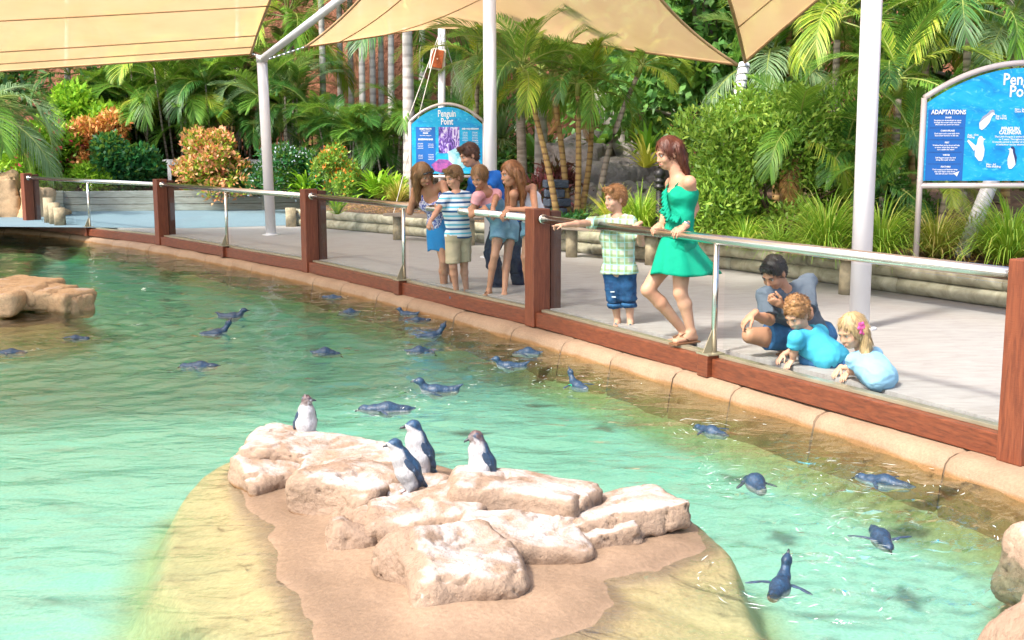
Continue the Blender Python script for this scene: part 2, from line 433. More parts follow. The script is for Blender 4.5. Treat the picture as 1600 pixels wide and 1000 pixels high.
for i in range(j):
    for k in range(m - 1): cf.append([i * m + k, i * m + k + 1, (i + 1) * m + k + 1, (i + 1) * m + k])
M['mortar'] = conc('mortar', (.16, .105, .065), (.10, .06, .035), 6, 50)
obj('kerb_mortar', mesh_data('kerb_mortar', core, cf, [M['mortar']], True), kerb)
# ------------------------------------------------------------------ pool basin + water
def poly_sdf(P, poly):
    poly = np.asarray(poly); d = np.full(len(P), 1e9); ins = np.zeros(len(P), bool)
    for i in range(len(poly)):
        a = poly[i]; b = poly[(i + 1) % len(poly)]; e = b - a; w = P - a
        t = np.clip((w @ e) / (e @ e), 0, 1); d = np.minimum(d, np.linalg.norm(w - t[:, None] * e, axis=1))
        c1 = (a[1] <= P[:, 1]) != (b[1] <= P[:, 1]); xx = a[0] + (P[:, 1] - a[1]) / (e[1] if abs(e[1]) > 1e-9 else 1e-9) * e[0]
        ins ^= c1 & (P[:, 0] < xx)
    return np.where(ins, d, -d)
def smooth01(x): x = np.clip(x, 0, 1); return x * x * (3 - 2 * x)
SH_OUT = [G(x, y, ZW)[:2] for x, y in ((262, 770), (300, 720), (370, 690), (450, 682), (560, 688), (700, 705), (800, 728), (920, 765), (1040, 790), (1110, 815), (1160, 850), (1180, 895), (1215, 960), (1260, 1100), (700, 1180), (440, 1040), (300, 950), (240, 872))]
SH_DRY = [G(x, y, ZW)[:2] for x, y in ((385, 735), (400, 715), (600, 712), (780, 760), (960, 792), (1060, 812), (1075, 850), (1010, 885), (915, 905), (945, 940), (900, 975), (820, 1005), (770, 1100), (560, 1100), (520, 1000), (455, 900), (430, 830))]
LI_OUT = [G(x, y, ZW)[:2] for x, y in ((-300, 440), (0, 425), (120, 440), (150, 478), (135, 500), (40, 512), (-100, 525), (-300, 540))]
RR_OUT = [G(x, y, ZW)[:2] for x, y in ((1545, 860), (1580, 800), (1700, 760), (1900, 900), (1900, 1300), (1500, 1300), (1530, 1000))]
LC_OUT = [G(x, y, ZW)[:2] for x, y in ((-500, 372), (0, 368), (90, 375), (50, 395), (-30, 410), (-500, 430))]
FLOOR = -.40
def basin(P):
    dc = -curve_dist(P) - .12; z = np.full(len(P), ZW + FLOOR)
    z = np.maximum(z, ZW - .12 - 1.6 * np.clip(dc, 0, 9))
    a = poly_sdf(P, SH_OUT) + .13 + .05 * fbm(np.c_[P * 2.1, P[:, :1] * 0], 3); b = poly_sdf(P, SH_DRY)
    zs = ZW + FLOOR + (-.13 - FLOOR) * smooth01(a / .20) + np.where(a > .1, smooth01((b + .45) / .5) * .135 + np.clip(b, 0, .5) * .06 + .022 * fbm(np.c_[P * 1.9 + 3, P[:, :1] * 0], 5), 0)
    z = np.maximum(z, zs + .008 * fbm(np.c_[P * 6, P[:, :1] * 0], 3) * (a > 0))
    for q, top in ((LI_OUT, -.12), (RR_OUT, -.1), (LC_OUT, -.25)):
        a2 = poly_sdf(P, q); z = np.maximum(z, ZW + FLOOR + (top - FLOOR) * smooth01(a2 / .5 + .2))
    return z
def basin_mesh(name, x0, x1, y0, y1, st, kind='structure'):
    v, F = grid(x0, x1, y0, y1, st, basin); P = v[:, :2]
    nz = .5 + .5 * fbm(np.c_[P * .8, P[:, :1] * 0], 4)[:, None]
    dc = -curve_dist(P)
    aq = A(.58, .585, .545) * (1 - .10 * nz) ; tan = A(.44, .28, .11) * (1 - .3 * nz)
    w = smooth01((.52 - dc) / .34 + .25 * (nz[:, 0] - .5))
    for q, wd in ((LI_OUT, .5), (RR_OUT, .4), (LC_OUT, .4)): w = np.maximum(w, smooth01(poly_sdf(P, q) / (wd * .5) + .4))
    a = poly_sdf(P, SH_OUT) + .13 + .05 * fbm(np.c_[P * 2.1, P[:, :1] * 0], 3); b = poly_sdf(P, SH_DRY)
    w2 = smooth01(a / .30 + .75); hh = v[:, 2] - ZW + .012; w3 = smooth01((hh + .040) / .035)
    gold = A(.62, .43, .24) * (1 - .22 * nz); dry = A(.37, .25, .165) * (1 - .18 * nz) * (1 - .26 * np.exp(-((hh - .012) / .016) ** 2))[:, None] * (1 - .12 * smooth01(.5 + 2 * fbm(np.c_[P * 1.3 + 9, P[:, :1] * 0], 4)))[:, None]
    c = aq * (1 - w[:, None]) + tan * w[:, None]; g2 = gold * (1 - w3[:, None]) + dry * w3[:, None]
    c = c * (1 - w2[:, None]) + g2 * w2[:, None]
    return obj(name, mesh_data(name, v, F, [M['basin']], True, c), kind=kind)
M['basin'] = vcol('basin_render', .42, .6, 45, .008, .25)
basin_mesh('pool_floor', -17, 6, 1.0, 27, .065)
# fine sheet round the shelf is the same floor at a closer spacing, 4 mm above it
lo = np.min(SH_OUT, 0) - .25; hi = np.max(SH_OUT, 0) + .25
o = basin_mesh('shelf_floor', lo[0], hi[0], max(lo[1], 2.4), hi[1], .022); o.location.z = .012

SWIM = []      # splash centres filled below, used by the water height
RINGS = [(-5.6, 12.4, .010, .30, 3.4), (1.35, 4.55, .016, .14, 1.2), (2.0, 5.6, .012, .16, 1.1), (1.95, 6.3, .010, .15, .9), (-.9, 11.4, .006, .2, .9), (-.25, 9.2, .006, .2, .9),
         (-1.05, 12.6, .006, .18, .8), (.65, 8.7, .006, .17, .8), (-3.2, 11.2, .005, .2, 1.2), (-1.2, 8.6, .006, .2, 1.2), (-4.2, 9.5, .006, .3, 2.0)]
def watermesh():
    ys = [1.2]; 
    while ys[-1] < 26.5: ys.append(ys[-1] + .022 + .0042 * ys[-1])
    ys = np.array(ys); xs = np.arange(-16.5, 5.6, .055); X, Y = np.meshgrid(xs, ys, indexing='ij')
    rs = np.random.RandomState(4); Z = np.zeros_like(X)
    wv = [(a, l, am) for a, l, am in ((80, .62, .0030), (100, .47, .0026), (66, .36, .0020), (118, .40, .0020), (90, .9, .0036), (75, .27, .0013), (107, .30, .0014), (50, .52, .0018), (135, .58, .0018))]
    q = fbm(np.stack([X * .35, Y * .35, X * 0], -1), 2); q2 = fbm(np.stack([X * .9 + 9, Y * .9, X * 0], -1), 2)
    for a, l, am in wv:
        a = R(a); ph = rs.rand() * 9; kx, ky = math.cos(a) * 2 * math.pi / l, math.sin(a) * 2 * math.pi / l
        Z += 1.45 * am * np.sin(kx * X + ky * Y + ph + 5 * q + 2.5 * q2) * (.75 + .6 * q2)
    for x, y, am, l, rr in RINGS:
        r = np.hypot(X - x, Y - y); Z += am * np.cos(2 * math.pi * r / l + 1.2 * q2) * np.exp(-(r / rr) ** 2) * np.clip(r / .15, 0, 1)
    for x, y in SWIM:
        r = np.hypot(X - x, Y - y); Z += .0075 * np.cos(2 * math.pi * r / .12 + 2 * q2) * np.exp(-(r / .38) ** 2)
    Z *= (.18 + .82 * smooth01((-poly_sdf(np.stack([X.ravel(), Y.ravel()], 1), SH_DRY) - .05) / .6)).reshape(X.shape)
    n, m = X.shape; v = np.stack([X, Y, ZW + Z], -1).reshape(-1, 3)
    i = np.arange((n - 1) * m).reshape(n - 1, m)[:, :-1].ravel(); F = np.stack([i, i + m, i + m + 1, i + 1], 1)
    rim = np.r_[np.arange(0, n * m, m), (n - 1) * m + np.arange(1, m), (n - 2 - np.arange(n - 1)) * m + m - 1, m - 2 - np.arange(m - 2)]
    b = len(v); rv = v[rim].copy(); rv[:, 2] = -1.35; v = np.r_[v, rv]; kk = len(rim); ar = np.arange(kk); nx = (ar + 1) % kk
    F = F.tolist() + np.stack([rim[nx], rim[ar], b + ar, b + nx], 1).tolist() + [(b + ar)[::-1].tolist()]
    k = NT('pool_water'); co_ = k.coords('Object', (1, 1.9, 1)); co2 = k.coords('Object', (1, 1.3, 1), (0, 0, R(12)))
    h = k.math('ADD', k.math('MULTIPLY', k.noise(co_, 3.6, 3, .5, .8), 1.0), k.math('MULTIPLY', k.noise(co2, 9, 3, .5, .6), .30))
    nb = k.bump(h, .42, .045)
    tr = k.n('ShaderNodeBsdfTransparent'); tr.inputs[0].default_value = (.93, .985, .965, 1)
    gl = k.n('ShaderNodeBsdfGlossy'); gl.inputs['Roughness'].default_value = .015; gl.inputs[0].default_value = (1, 1, 1, 1); k.l(nb, gl.inputs['Normal'])
    fr = k.n('ShaderNodeFresnel'); fr.inputs[0].default_value = 1.36; k.l(nb, fr.inputs['Normal'])
    mx = k.n('ShaderNodeMixShader'); k.l(fr.outputs[0], mx.inputs[0]); k.l(tr.outputs[0], mx.inputs[1]); k.l(gl.outputs[0], mx.inputs[2]); k.l(mx.outputs[0], k.out.inputs[0])
    va = k.n('ShaderNodeVolumeAbsorption'); va.inputs[0].default_value = (.30, .93, .83, 1); va.inputs[1].default_value = .72
    k.l(va.outputs[0], k.out.inputs['Volume'])
    me = mesh_data('water', v, F, [k.m], True); return obj('water', me, kind='structure')

# ------------------------------------------------------------------ glass fence
fence = thing('glass_fence', 'curved glass pool fence with reddish timber posts and steel handrail along the kerb', 'fence', (.12, 11.13, ZK))
fo = A(.12, 11.13, ZK)
k = NT('pane_glass'); g1 = k.n('ShaderNodeBsdfTransparent'); g1.inputs[0].default_value = (.965, .985, .985, 1); g2 = k.n('ShaderNodeBsdfGlossy'); g2.inputs['Roughness'].default_value = .01
lw = k.n('ShaderNodeFresnel'); lw.inputs[0].default_value = 1.22; mx = k.n('ShaderNodeMixShader'); bk = k.n('ShaderNodeNewGeometry'); k.l(k.math('MULTIPLY', lw.outputs[0], k.math('SUBTRACT', 1., bk.outputs['Backfacing'])), mx.inputs[0]); k.l(g1.outputs[0], mx.inputs[1]); k.l(g2.outputs[0], mx.inputs[2]); k.l(mx.outputs[0], k.out.inputs[0]); M['glass'] = k.m
PC = []                                  # post centres
for i in range(1, 6):
    c = FW[i]; tin = unit(FW[i + 1] - FW[i]) if i < 5 else unit(FW[5] - FW[4]); tp = unit(FW[i] - FW[i - 1]) if i > 1 else tin
    t = unit(tin + tp); n = A(-t[1], t[0]); PC.append((c + n * .10 + t * .08, t, n))
for c, t, n in PC:
    ax = [A(t[0], t[1], 0), A(n[0], n[1], 0), A(0, 0, 1)]
    MB().box(A(c[0], c[1], ZK + .57), (.165, .19, 1.14), ax=ax).build('timber_post', M['timber'], fence, bevel=.008, org=fo)
    q = c + n * .165
    MB().box(A(q[0], q[1], ZK + .14 + .48), (.15, .12, .99), ax=ax).build('timber_stud', M['timber_dark'], fence, bevel=.005, org=fo)
RAILZ = .875
def rail_at(px):
    r = ray(px, 400); k_ = r[0] / r[1]
    for i in range(4):
        a, b = PC[i][0], PC[i + 1][0]; d = b - a; den = d[0] - k_ * d[1]; t = (k_ * a[1] - a[0]) / den
        if -.02 <= t <= 1.02: p = a + d * t; return A(p[0], p[1], RAILZ), unit(A(d[0], d[1], 0))
for i in range(4):
    a, ta, na = PC[i]; b, tb, nb = PC[i + 1]; d = unit(b - a); n = A(-d[1], d[0]); L = np.linalg.norm(b - a); mid = (a + b) / 2
    ax = [A(d[0], d[1], 0), A(n[0], n[1], 0), A(0, 0, 1)]
    p3 = lambda p, z: A(p[0], p[1], z)
    m = MB(); m.tube([p3(a + d * .085, RAILZ), p3(b - d * .085, RAILZ)], .038, 20); rl = m.build('handrail', M['steel'], fence, True, org=fo)
    MB().tube([p3(a + d * .086, RAILZ), p3(a + d * .12, RAILZ)], .047, 20).build('rail_collar', M['steel'], rl, True, org=fo); MB().tube([p3(b - d * .12, RAILZ), p3(b - d * .086, RAILZ)], .047, 20).build('rail_collar', M['steel'], rl, True, org=fo)
    w = 0
    for k2, (u0, u1) in enumerate(((.09, L / 2 - .065), (L / 2 + .065, L - .09))):
        cc = a + d * (u0 + u1) / 2; ln = u1 - u0
        MB().box(p3(cc - n * .02, ZK + .075), (ln, .095, .14), ax=ax).build('bottom_rail', M['timber_h'], fence, bevel=.006, org=fo)
        MB().box(p3(cc + n * .03, ZK + .158), (ln - .004, .07, .024), ax=ax).build('glazing_channel', M['brass'], fence, bevel=.002, org=fo)
        MB().box(p3(cc + n * .03, (ZK + .172 + RAILZ - .06) / 2), (ln - .03, .012, RAILZ - .06 - ZK - .172), ax=ax).build('glass_pane', M['glass'], fence, org=fo)
    MB().box(p3(mid - n * .035, ZK + .085), (.125, .15, .168), ax=ax).build('timber_block', M['timber_h'], fence, bevel=.006, org=fo)
    sp = MB(); sp.tube([p3(mid, ZK + .17), p3(mid + n * .0, RAILZ - .03)], .024, 16); sp = sp.build('steel_post', M['steel'], fence, True, org=fo)
    m = MB(); m.box(p3(mid - n * .03, ZK + .175), (.15, .16, .012), ax=ax)
    b0 = len(m.v)
    for sgn in (-1, 1):
        for y, z in ((-.105, .182), (-.02, .182), (-.02, .36)):
            m.v.append(p3(mid + n * y + d * .004 * sgn, ZK + z))
    m.f += [[b0, b0 + 1, b0 + 2], [b0 + 5, b0 + 4, b0 + 3], [b0, b0 + 3, b0 + 4, b0 + 1], [b0 + 1, b0 + 4, b0 + 5, b0 + 2], [b0 + 2, b0 + 5, b0 + 3, b0]]
    m.build('gusset_plate', M['brass'], sp, org=fo)
# ------------------------------------------------------------------ retaining walls
def pathpts(px): return [G(x, y, 0)[:2] for x, y in px]
def resample(P, L):
    P = np.array(P); s_ = np.r_[0, np.cumsum(np.linalg.norm(np.diff(P, axis=0), axis=1))]; n = max(1, round(s_[-1] / L)); q = np.linspace(0, s_[-1], n + 1)
    return np.c_[np.interp(q, s_, P[:, 0]), np.interp(q, s_, P[:, 1])]
LW = pathpts(((455, 353), (500, 357), (616, 367), (750, 380), (866, 392), (960, 402), (1120, 420), (1315, 448), (1567, 481), (1760, 512)))
lw_ = thing('log_retaining_wall', 'low garden wall of stacked weathered round logs behind the concrete deck', 'wall', (LW[4][0], LW[4][1], 0)); lo_ = A(LW[4][0], LW[4][1], 0)
RL = resample(LW, 2.6)
for lay, (z, r) in enumerate(((.085, .088), (.25, .083))):
    P = resample(LW, 2.6) if lay == 0 else np.vstack([LW[0], (RL[:-1] + RL[1:]) / 2, LW[-1]])
    for i in range(len(P) - 1):
        a, b = P[i], P[i + 1]; d = unit(b - a); nn = A(-d[1], d[0]); a = a + d * .012; b = b - d * .012
        pts = [A(*(a + (b - a) * t + nn * (.10 + .006 * rnd.uniform(-1, 1))), z + .004 * rnd.uniform(-1, 1)) for t in np.linspace(0, 1, 7)]
        rr = [r * rnd.uniform(.95, 1.03) for _ in pts]
        MB().tube(pts, rr, 14, wob=.02).build('log', M['log'], lw_, True, org=lo_)
PW = pathpts(((-220, 331), (85, 331), (175, 330), (322, 329), (462, 327), (560, 324)))
pw_ = thing('plank_planter_wall', 'pale grey-green planter wall of wide horizontal planks beyond the blue path', 'wall', (PW[2][0], PW[2][1], 0)); po_ = A(PW[2][0], PW[2][1], 0)
P = resample(PW, 2.3)
for i in range(len(P) - 1):
    a, b = P[i], P[i + 1]; d = unit(b - a); ax = [A(*d, 0), A(-d[1], d[0], 0), A(0, 0, 1)]; c = (a + b) / 2
    for k2 in range(3):
        MB().box(A(c[0], c[1], .08 + .16 * k2) + ax[1] * rnd.uniform(0, .012), (np.linalg.norm(b - a) - .01, .06, .15), ax=ax).build('plank', M['plank'], pw_, bevel=.008, org=po_)
    MB().box(A(a[0], a[1], .245) - ax[1] * .08, (.20, .09, .49), ax=ax).build('post', M['plank'], pw_, bevel=.008, org=po_)
# ------------------------------------------------------------------ garden ground
gv = []; gf = []
LWs = resample(LW, 1.2); 
for i, p in enumerate(LWs):
    d = unit(LWs[min(i + 1, len(LWs) - 1)] - LWs[max(i - 1, 0)]); nn = A(-d[1], d[0])
    for j, q in enumerate((.06, .5, 1.5, 3, 5, 8, 12, 18)):
        pp = p + (nn if q < 2 else unit(nn + A(.25, .6))) * q
        gv.append((pp[0], pp[1], .31 + .035 * q + (.05 * fbm(A(pp[0], pp[1], 0) * .9) if q > .3 else 0)))
for i in range(len(LWs) - 1):
    for j in range(7): gf.append([i * 8 + j, (i + 1) * 8 + j, (i + 1) * 8 + j + 1, i * 8 + j + 1])
obj('garden_bed', mesh_data('garden_bed', gv, gf, [M['mulch']], True), kind='structure')
gv, gf = [], []
for i, p in enumerate(resample(PW, 1.5)):
    for j, q in enumerate((.05, 1, 3, 6, 12)): gv.append((p[0] - .05 * q, p[1] + q, .42 + .05 * q))
m = len(gv) // 5
for i in range(m - 1):
    for j in range(4): gf.append([i * 5 + j, (i + 1) * 5 + j, (i + 1) * 5 + j + 1, i * 5 + j + 1])
obj('planter_soil', mesh_data('planter_soil', gv, gf, [M['mulch']], True), kind='structure')
# cliff behind
def cliff():
    xs = np.linspace(-30, 34, 200); zs = np.linspace(-.5, 17, 60); v = []
    X, Z = np.meshgrid(xs, zs, indexing='ij')
    Y = 33 - .09 * np.maximum(X - 2, 0) ** 1.5 + 1.5 * fbm(np.stack([X * .18, Z * .12, X * 0], -1), 4) + .5 * fbm(np.stack([X * .9, Z * .5, X * 0 + 3], -1), 4) + .12 * Z
    v = np.stack([X, Y, Z], -1).reshape(-1, 3); n, m = X.shape
    i = np.arange((n - 1) * m).reshape(n - 1, m)[:, :-1].ravel(); F = np.stack([i, i + m, i + m + 1, i + 1], 1)
    obj('cliff', mesh_data('cliff', v, F, [M['cliff']], True), kind='structure')
cliff()
# ------------------------------------------------------------------ poles
def pole(name, label, a, b, r, group='white shade sail poles', cap=True, extra=None):
    t = thing(name, label, 'pole', a, 0, group); a = np.asarray(a); b = np.asarray(b)
    m = MB(); m.tube([a, b], r, 24); m.build('shaft', M['white'], t, True, org=a)
    m = MB(); m.lathe([(r * 1.7, 0), (r * 1.7, .012), (r * 1.02, .014), (r * 1.02, .03)], a + A(0, 0, .001), 24); m.build('base_plate', M['white'], t, False, org=a)
    if cap: m = MB(); m.tube([b - unit(b - a) * .10, b + unit(b - a) * .012], r * 1.12, 24); m.build('cap_ring', M['white'], t, True, org=a)
    return t, a
p1 = G(423.6, 393, 0); p1[2] = 0; top1 = D(409, 84, p1[1]); 
P1 = G(423.6, 367, 0); top1 = D(409, 88, P1[1]); P1T = A(P1[0] - .0, P1[1], top1[2]); P1T[0] = top1[0]
pl, po = pole('shade_pole', 'white pole with slanting arm at its top, rising behind the left fence bay', P1, P1T, .088)
tip = D(640, -90, P1[1] - 4.5)
m = MB(); m.tube([P1T + A(0, 0, -.05), P1T + A(0, 0, -.05) + (tip - P1T) * 1.0], .062, 16); m.build('slanting_arm', M['white'], pl, True, org=po)
P2 = G(767, 402, 0); P2T = D(764, -150, P2[1])
pole('shade_pole', 'tall white pole passing in front of the arched blue sign by the family group', P2, P2T, .09)
P3 = G(1342, 513, 0); P3T = D(1370, -190, P3[1] * .998)
pole('shade_pole', 'thickest tall white pole standing behind the kneeling girl', P3, P3T, .086)
q = D(690, 262, 22.5); q[2] = .3; P4T = D(690, 36, 22.5)
pl, po = pole('shade_pole', 'slim white pole behind the arched sign carrying a brown speaker', q, P4T, .068)
for bb, e0 in ((D(742, 300, 22.0), P4T), (D(640, 300, 22.0), P4T), (D(668, 190, 22.4), P4T)):
    pass
m = MB(); m.tube([P4T - A(0, 0, .08), D(612, 345, 20.5)], .009, 6, False); m.tube([P4T - A(0, 0, .08), D(640, 180, 21.5)], .008, 6, False); m.tube([P4T - A(0, 0, .08), D(745, 235, 23)], .008, 6, False)
m.build('guy_cable', M['cable'], pl, True, org=po)
# speaker
sp_c = D(683, 92, 22.3)
sp = thing('loudspeaker', 'brown box loudspeaker with pale edge mounted tilted on the slim white pole', 'speaker', sp_c)
ry = R(-8); ax = [A(math.cos(ry), .25, math.sin(ry)), A(-.25, 1, 0), A(-math.sin(ry), 0, math.cos(ry))]; ax = [unit(x) for x in ax]
M['spk'] = simple('speaker_grille', (.42, .10, .03), .5, 0, .2, 30); M['cream'] = simple('cream_plastic', (.7, .62, .5), .5)
MB().box((0, .1, 0), (.27, .18, .38), ax=ax).build('cabinet', M['cream'], sp, bevel=.012)
MB().box(-ax[1] * .0 , (.225, .03, .335), ax=ax).build('grille', M['spk'], sp, bevel=.006)
m = MB(); m.tube([-ax[1] * .02, -ax[1] * .028], .014, 12); m.build('badge', M['cream'], sp)
# leaning masts
a = D(1118, 330, 15.2); a[2] = .45; b = D(1163, 100, 16.0)
M1T = b
t = thing('leaning_mast', 'leaning white mast wound with pale rope among the bushes', 'mast', a)
MB().tube([a, b], .075, 18).build('shaft', M['white'], t, True, org=a)
m = MB(); dd = unit(b - a); sx_ = unit(np.cross(dd, A(0, 1, 0))); sy_ = np.cross(dd, sx_); Lm = np.linalg.norm(b - a)
m.tube([a + dd * Lm * q + (sx_ * math.cos(q * 150) + sy_ * math.sin(q * 150)) * .08 for q in np.linspace(.12, .99, 420)], .011, 5, False)
m.build('rope_winding', simple('mast_rope', (.35, .37, .34), .8), t, True, org=a)
a = D(1503, 392, 12.6); a[2] = .36; b = D(1596, 165, 13.6)
t = thing('leaning_mast', 'plain leaning white mast rising from grass below the large right sign', 'mast', a)
MB().tube([a, b], .085, 18).build('shaft', M['white'], t, True, org=a)
# ------------------------------------------------------------------ sails
k = NT('sail_cloth'); v_ = k.coords('Object'); wv = k.noise(k.coords('Object', (1, 1, 1)), 1.2, 4); col = k.ramp(wv, [(.3, (.58, .35, .165)), (.7, (.66, .415, .21))])
d1 = k.n('ShaderNodeBsdfDiffuse'); d2 = k.n('ShaderNodeBsdfTranslucent'); k.l(col, d1.inputs[0]); k.l(k.mix(.18, col, (1, .74, .40)), d2.inputs[0]); mx = k.n('ShaderNodeMixShader'); mx.inputs[0].default_value = .68
k.l(d1.outputs[0], mx.inputs[1]); k.l(d2.outputs[0], mx.inputs[2]); tp = k.n('ShaderNodeBsdfTransparent'); m2 = k.n('ShaderNodeMixShader'); m2.inputs[0].default_value = .24
k.l(mx.outputs[0], m2.inputs[1]); k.l(tp.outputs[0], m2.inputs[2]); k.l(m2.outputs[0], k.out.inputs[0]); M['sail'] = k.m
M['hem'] = simple('sail_hem', (.40, .25, .12), .7)
def sail(label, C, sag, sags=0.35, seams=(.25, .5, .75), n=28, seam_dir=0):
    C = [np.asarray(c, float) for c in C]; cen = sum(C) / 4
    def edge_(a, b, s_):
        mid = (a + b) / 2; mid = mid + (cen - mid) * s_; mid[2] -= .10
        return lambda t: (1 - t) ** 2 * a + 2 * t * (1 - t) * mid + t * t * b
    e = [edge_(C[0], C[1], sag[0]), edge_(C[1], C[2], sag[1]), edge_(C[3], C[2], sag[2]), edge_(C[0], C[3], sag[3])]
    def S_(u, w):
        return (1 - w) * e[0](u) + w * e[2](u) + (1 - u) * e[3](w) + u * e[1](w) - ((1 - u) * (1 - w) * C[0] + u * (1 - w) * C[1] + u * w * C[2] + (1 - u) * w * C[3])
    v = [S_(i / n, j / n) for i in range(n + 1) for j in range(n + 1)]
    F = np.array([[i * (n + 1) + j, (i + 1) * (n + 1) + j, (i + 1) * (n + 1) + j + 1, i * (n + 1) + j + 1] for i in range(n) for j in range(n)])
    t = thing('shade_sail', label, 'shade sail', cen, 0, 'tan shade sails overhead')
    obj('cloth', mesh_data('cloth', np.array(v) - cen, F, [M['sail']], True), t)
    q = np.linspace(0, 1, 30)
    for fn in e: MB().tube([fn(x) for x in q], .022, 8).build('hem', M['hem'], t, True, org=cen)
    for s_ in seams:
        m = MB(); m.tube([S_(x, s_) + A(0, 0, -.012) if seam_dir == 0 else S_(s_, x) + A(0, 0, -.012) for x in q], .011, 5); m.build('seam', M['hem'], t, True, org=cen)
    return t, cen
c1 = D(392, 84, P1T[1])
t, cen = sail('largest cream sail filling the upper left above the pool', [c1, A(-16, 20, 2.35), A(-14, 3, 5.6), A(.4, 8, 5.9)], (.03, .1, .1, .07), seams=(.035, .085, .2, .35, .55, .8))
m = MB()
for i in range(7): m.tube([c1 + (P1T - c1) * (i / 7), c1 + (P1T - c1) * ((i + .8) / 7)], .016, 6)
m.build('chain', M['steel'], t, True, org=cen)
c2 = D(478, 73, P1T[1]); a2 = P1T + A(.02, 0, -.08)
t, cen = sail('middle cream sail stretched between the slim pole and the leaning mast', [c2, D(693, 37, 22.3), D(1152, 101, 16.1), A(.6, 9, 6.4)], (.10, .10, .66, .60), seams=(.2, .5), seam_dir=1)
m = MB()
for i in range(9): m.tube([a2 + (c2 - a2) * (i / 9), a2 + (c2 - a2) * ((i + .8) / 9)], .016, 6)
m.build('chain', M['steel'], t, True, org=cen)
sail('small cream sail hanging down to a point on the leaning mast', [D(1164, 97, 15.9), A(-1.2, 9, 6.6), A(5.2, 4, 6.8), A(7.2, 10, 6.0)], (.30, .1, .1, .26), seams=(.09,), seam_dir=1)
# overhead sail out of the frame, above the deck
# ------------------------------------------------------------------ benches, bollards, small timber things
def bench(label, p0, p1, h=.42):
    a = np.asarray(p0)[:2]; b = np.asarray(p1)[:2]; d = unit(b - a); ax = [A(*d, 0), A(-d[1], d[0], 0), A(0, 0, 1)]; L = np.linalg.norm(b - a); c = A(*((a + b) / 2), 0)
    t = thing('bench', label, 'bench', c, 0, 'timber benches along the log wall')
    for k2 in (-1, 0, 1): MB().box(ax[1] * .13 * k2 + A(0, 0, h), (L, .12, .045), ax=ax).build('seat_plank', M['bench'], t, bevel=.006)
    for s_ in (-.42, .42):
        m = MB(); m.tube([ax[0] * L * s_ + A(0, 0, .001), ax[0] * L * s_ + A(0, 0, h - .024)], .085, 14); m.build('leg', M['logend'], t, True)
def inset(px0, px1, off):       # two points in front of the log wall
    r = []
    for px, py in (px0, px1): p = G(px, py, 0); r.append(p + unit(A(-p[0], -p[1], 0)) * off)
    return r
bench('timber bench on round log legs behind the boy in the striped shirt', *inset((612, 372), (745, 382), .25))
bench('timber bench on a log leg behind the pointing boy', *inset((882, 398), (1030, 412), .25))
bench('long timber bench seen below the handrail right of the thickest pole', *inset((1300, 452), (1640, 500), .25))
def bollard(px, py, z, h, label):
    p = G(px, py, z); t = thing('bollard_light', label, 'bollard', p, 0, 'black garden bollards')
    s_ = h / .9
    MB().lathe([(.07 * s_, 0), (.07 * s_, .03), (.045 * s_, .05), (.045 * s_, .62 * s_)], n=16).build('stem', M['black'], t, True)
    MB().lathe([(.06 * s_, .621 * s_), (.075 * s_, .64 * s_), (.075 * s_, .66 * s_), (.055 * s_, .67 * s_), (.055 * s_, .70 * s_), (.075 * s_, .71 * s_), (.075 * s_, .73 * s_), (.055 * s_, .74 * s_), (.055 * s_, .77 * s_), (.08 * s_, .79 * s_), (.07 * s_, .84 * s_), (.0 + .02, .88 * s_)], n=16).build('lamp_head', M['black'], t, True)
bollard(563, 338, 0, .78, 'black bollard beside the strap-leaf plant left of the family group')
bollard(1029, 372, .33, .95, 'black bollard standing behind the woman in the green dress')
p = G(455, 354, 0); t = thing('timber_stump', 'short round timber post at the left end of the log wall', 'post', p)
MB().tube([A(0, 0, 0), A(0, 0, .36)], .10, 14, wob=.03).build('stump', M['logend'], t, True)
m = MB(); m.tube([A(.1, 0, .26), A(.24, -.02, .14), A(.34, 0, .24), A(.42, 0, .3)], .014, 6); m.build('chain_loop', M['black'], t, True)
bp = G(-60, 332, 0)
for i, (x, h) in enumerate(((78, .50), (86, .42), (94, .34))):
    p = G(x, 348 + i * 2, 0); t = tag(MB().tube([A(0, 0, 0), A(0, 0, h)], .11, 12, wob=.04).build('bollard_log', M['logend'], None, True, loc=p), ('tallest', 'middle', 'shortest')[i] + ' of three log stumps beside the rock formation at the far left', 'log stump', 'log stumps at the far left')
# pale rail fence far left
p = D(0, 285, 29); t = thing('paling_fence', 'grey upright paling fence at the far left edge behind the planting', 'fence', (-13.4, 29, .4))
for i in range(26): MB().box((-.9 + i * .15, 0, .42), (.11, .03, .84)).build('paling', M['plank'], t)
MB().box((.95, -.03, .72), (4, .03, .07)).build('rail', M['plank'], t)
p0 = D(205, 245, 28.6); p1_ = D(490, 262, 29.2); t = thing('white_rail', 'white painted timber railing showing between palms behind the croton bush', 'railing', p0)
MB().box((p1_ - p0) / 2, (np.linalg.norm(p1_ - p0), .05, .14)).build('top_rail', M['white'], t)
for q in np.linspace(0, 1, 6): MB().box((p1_ - p0) * q + A(0, 0.06, -.42), (.09, .05, .8)).build('upright', M['white'], t)
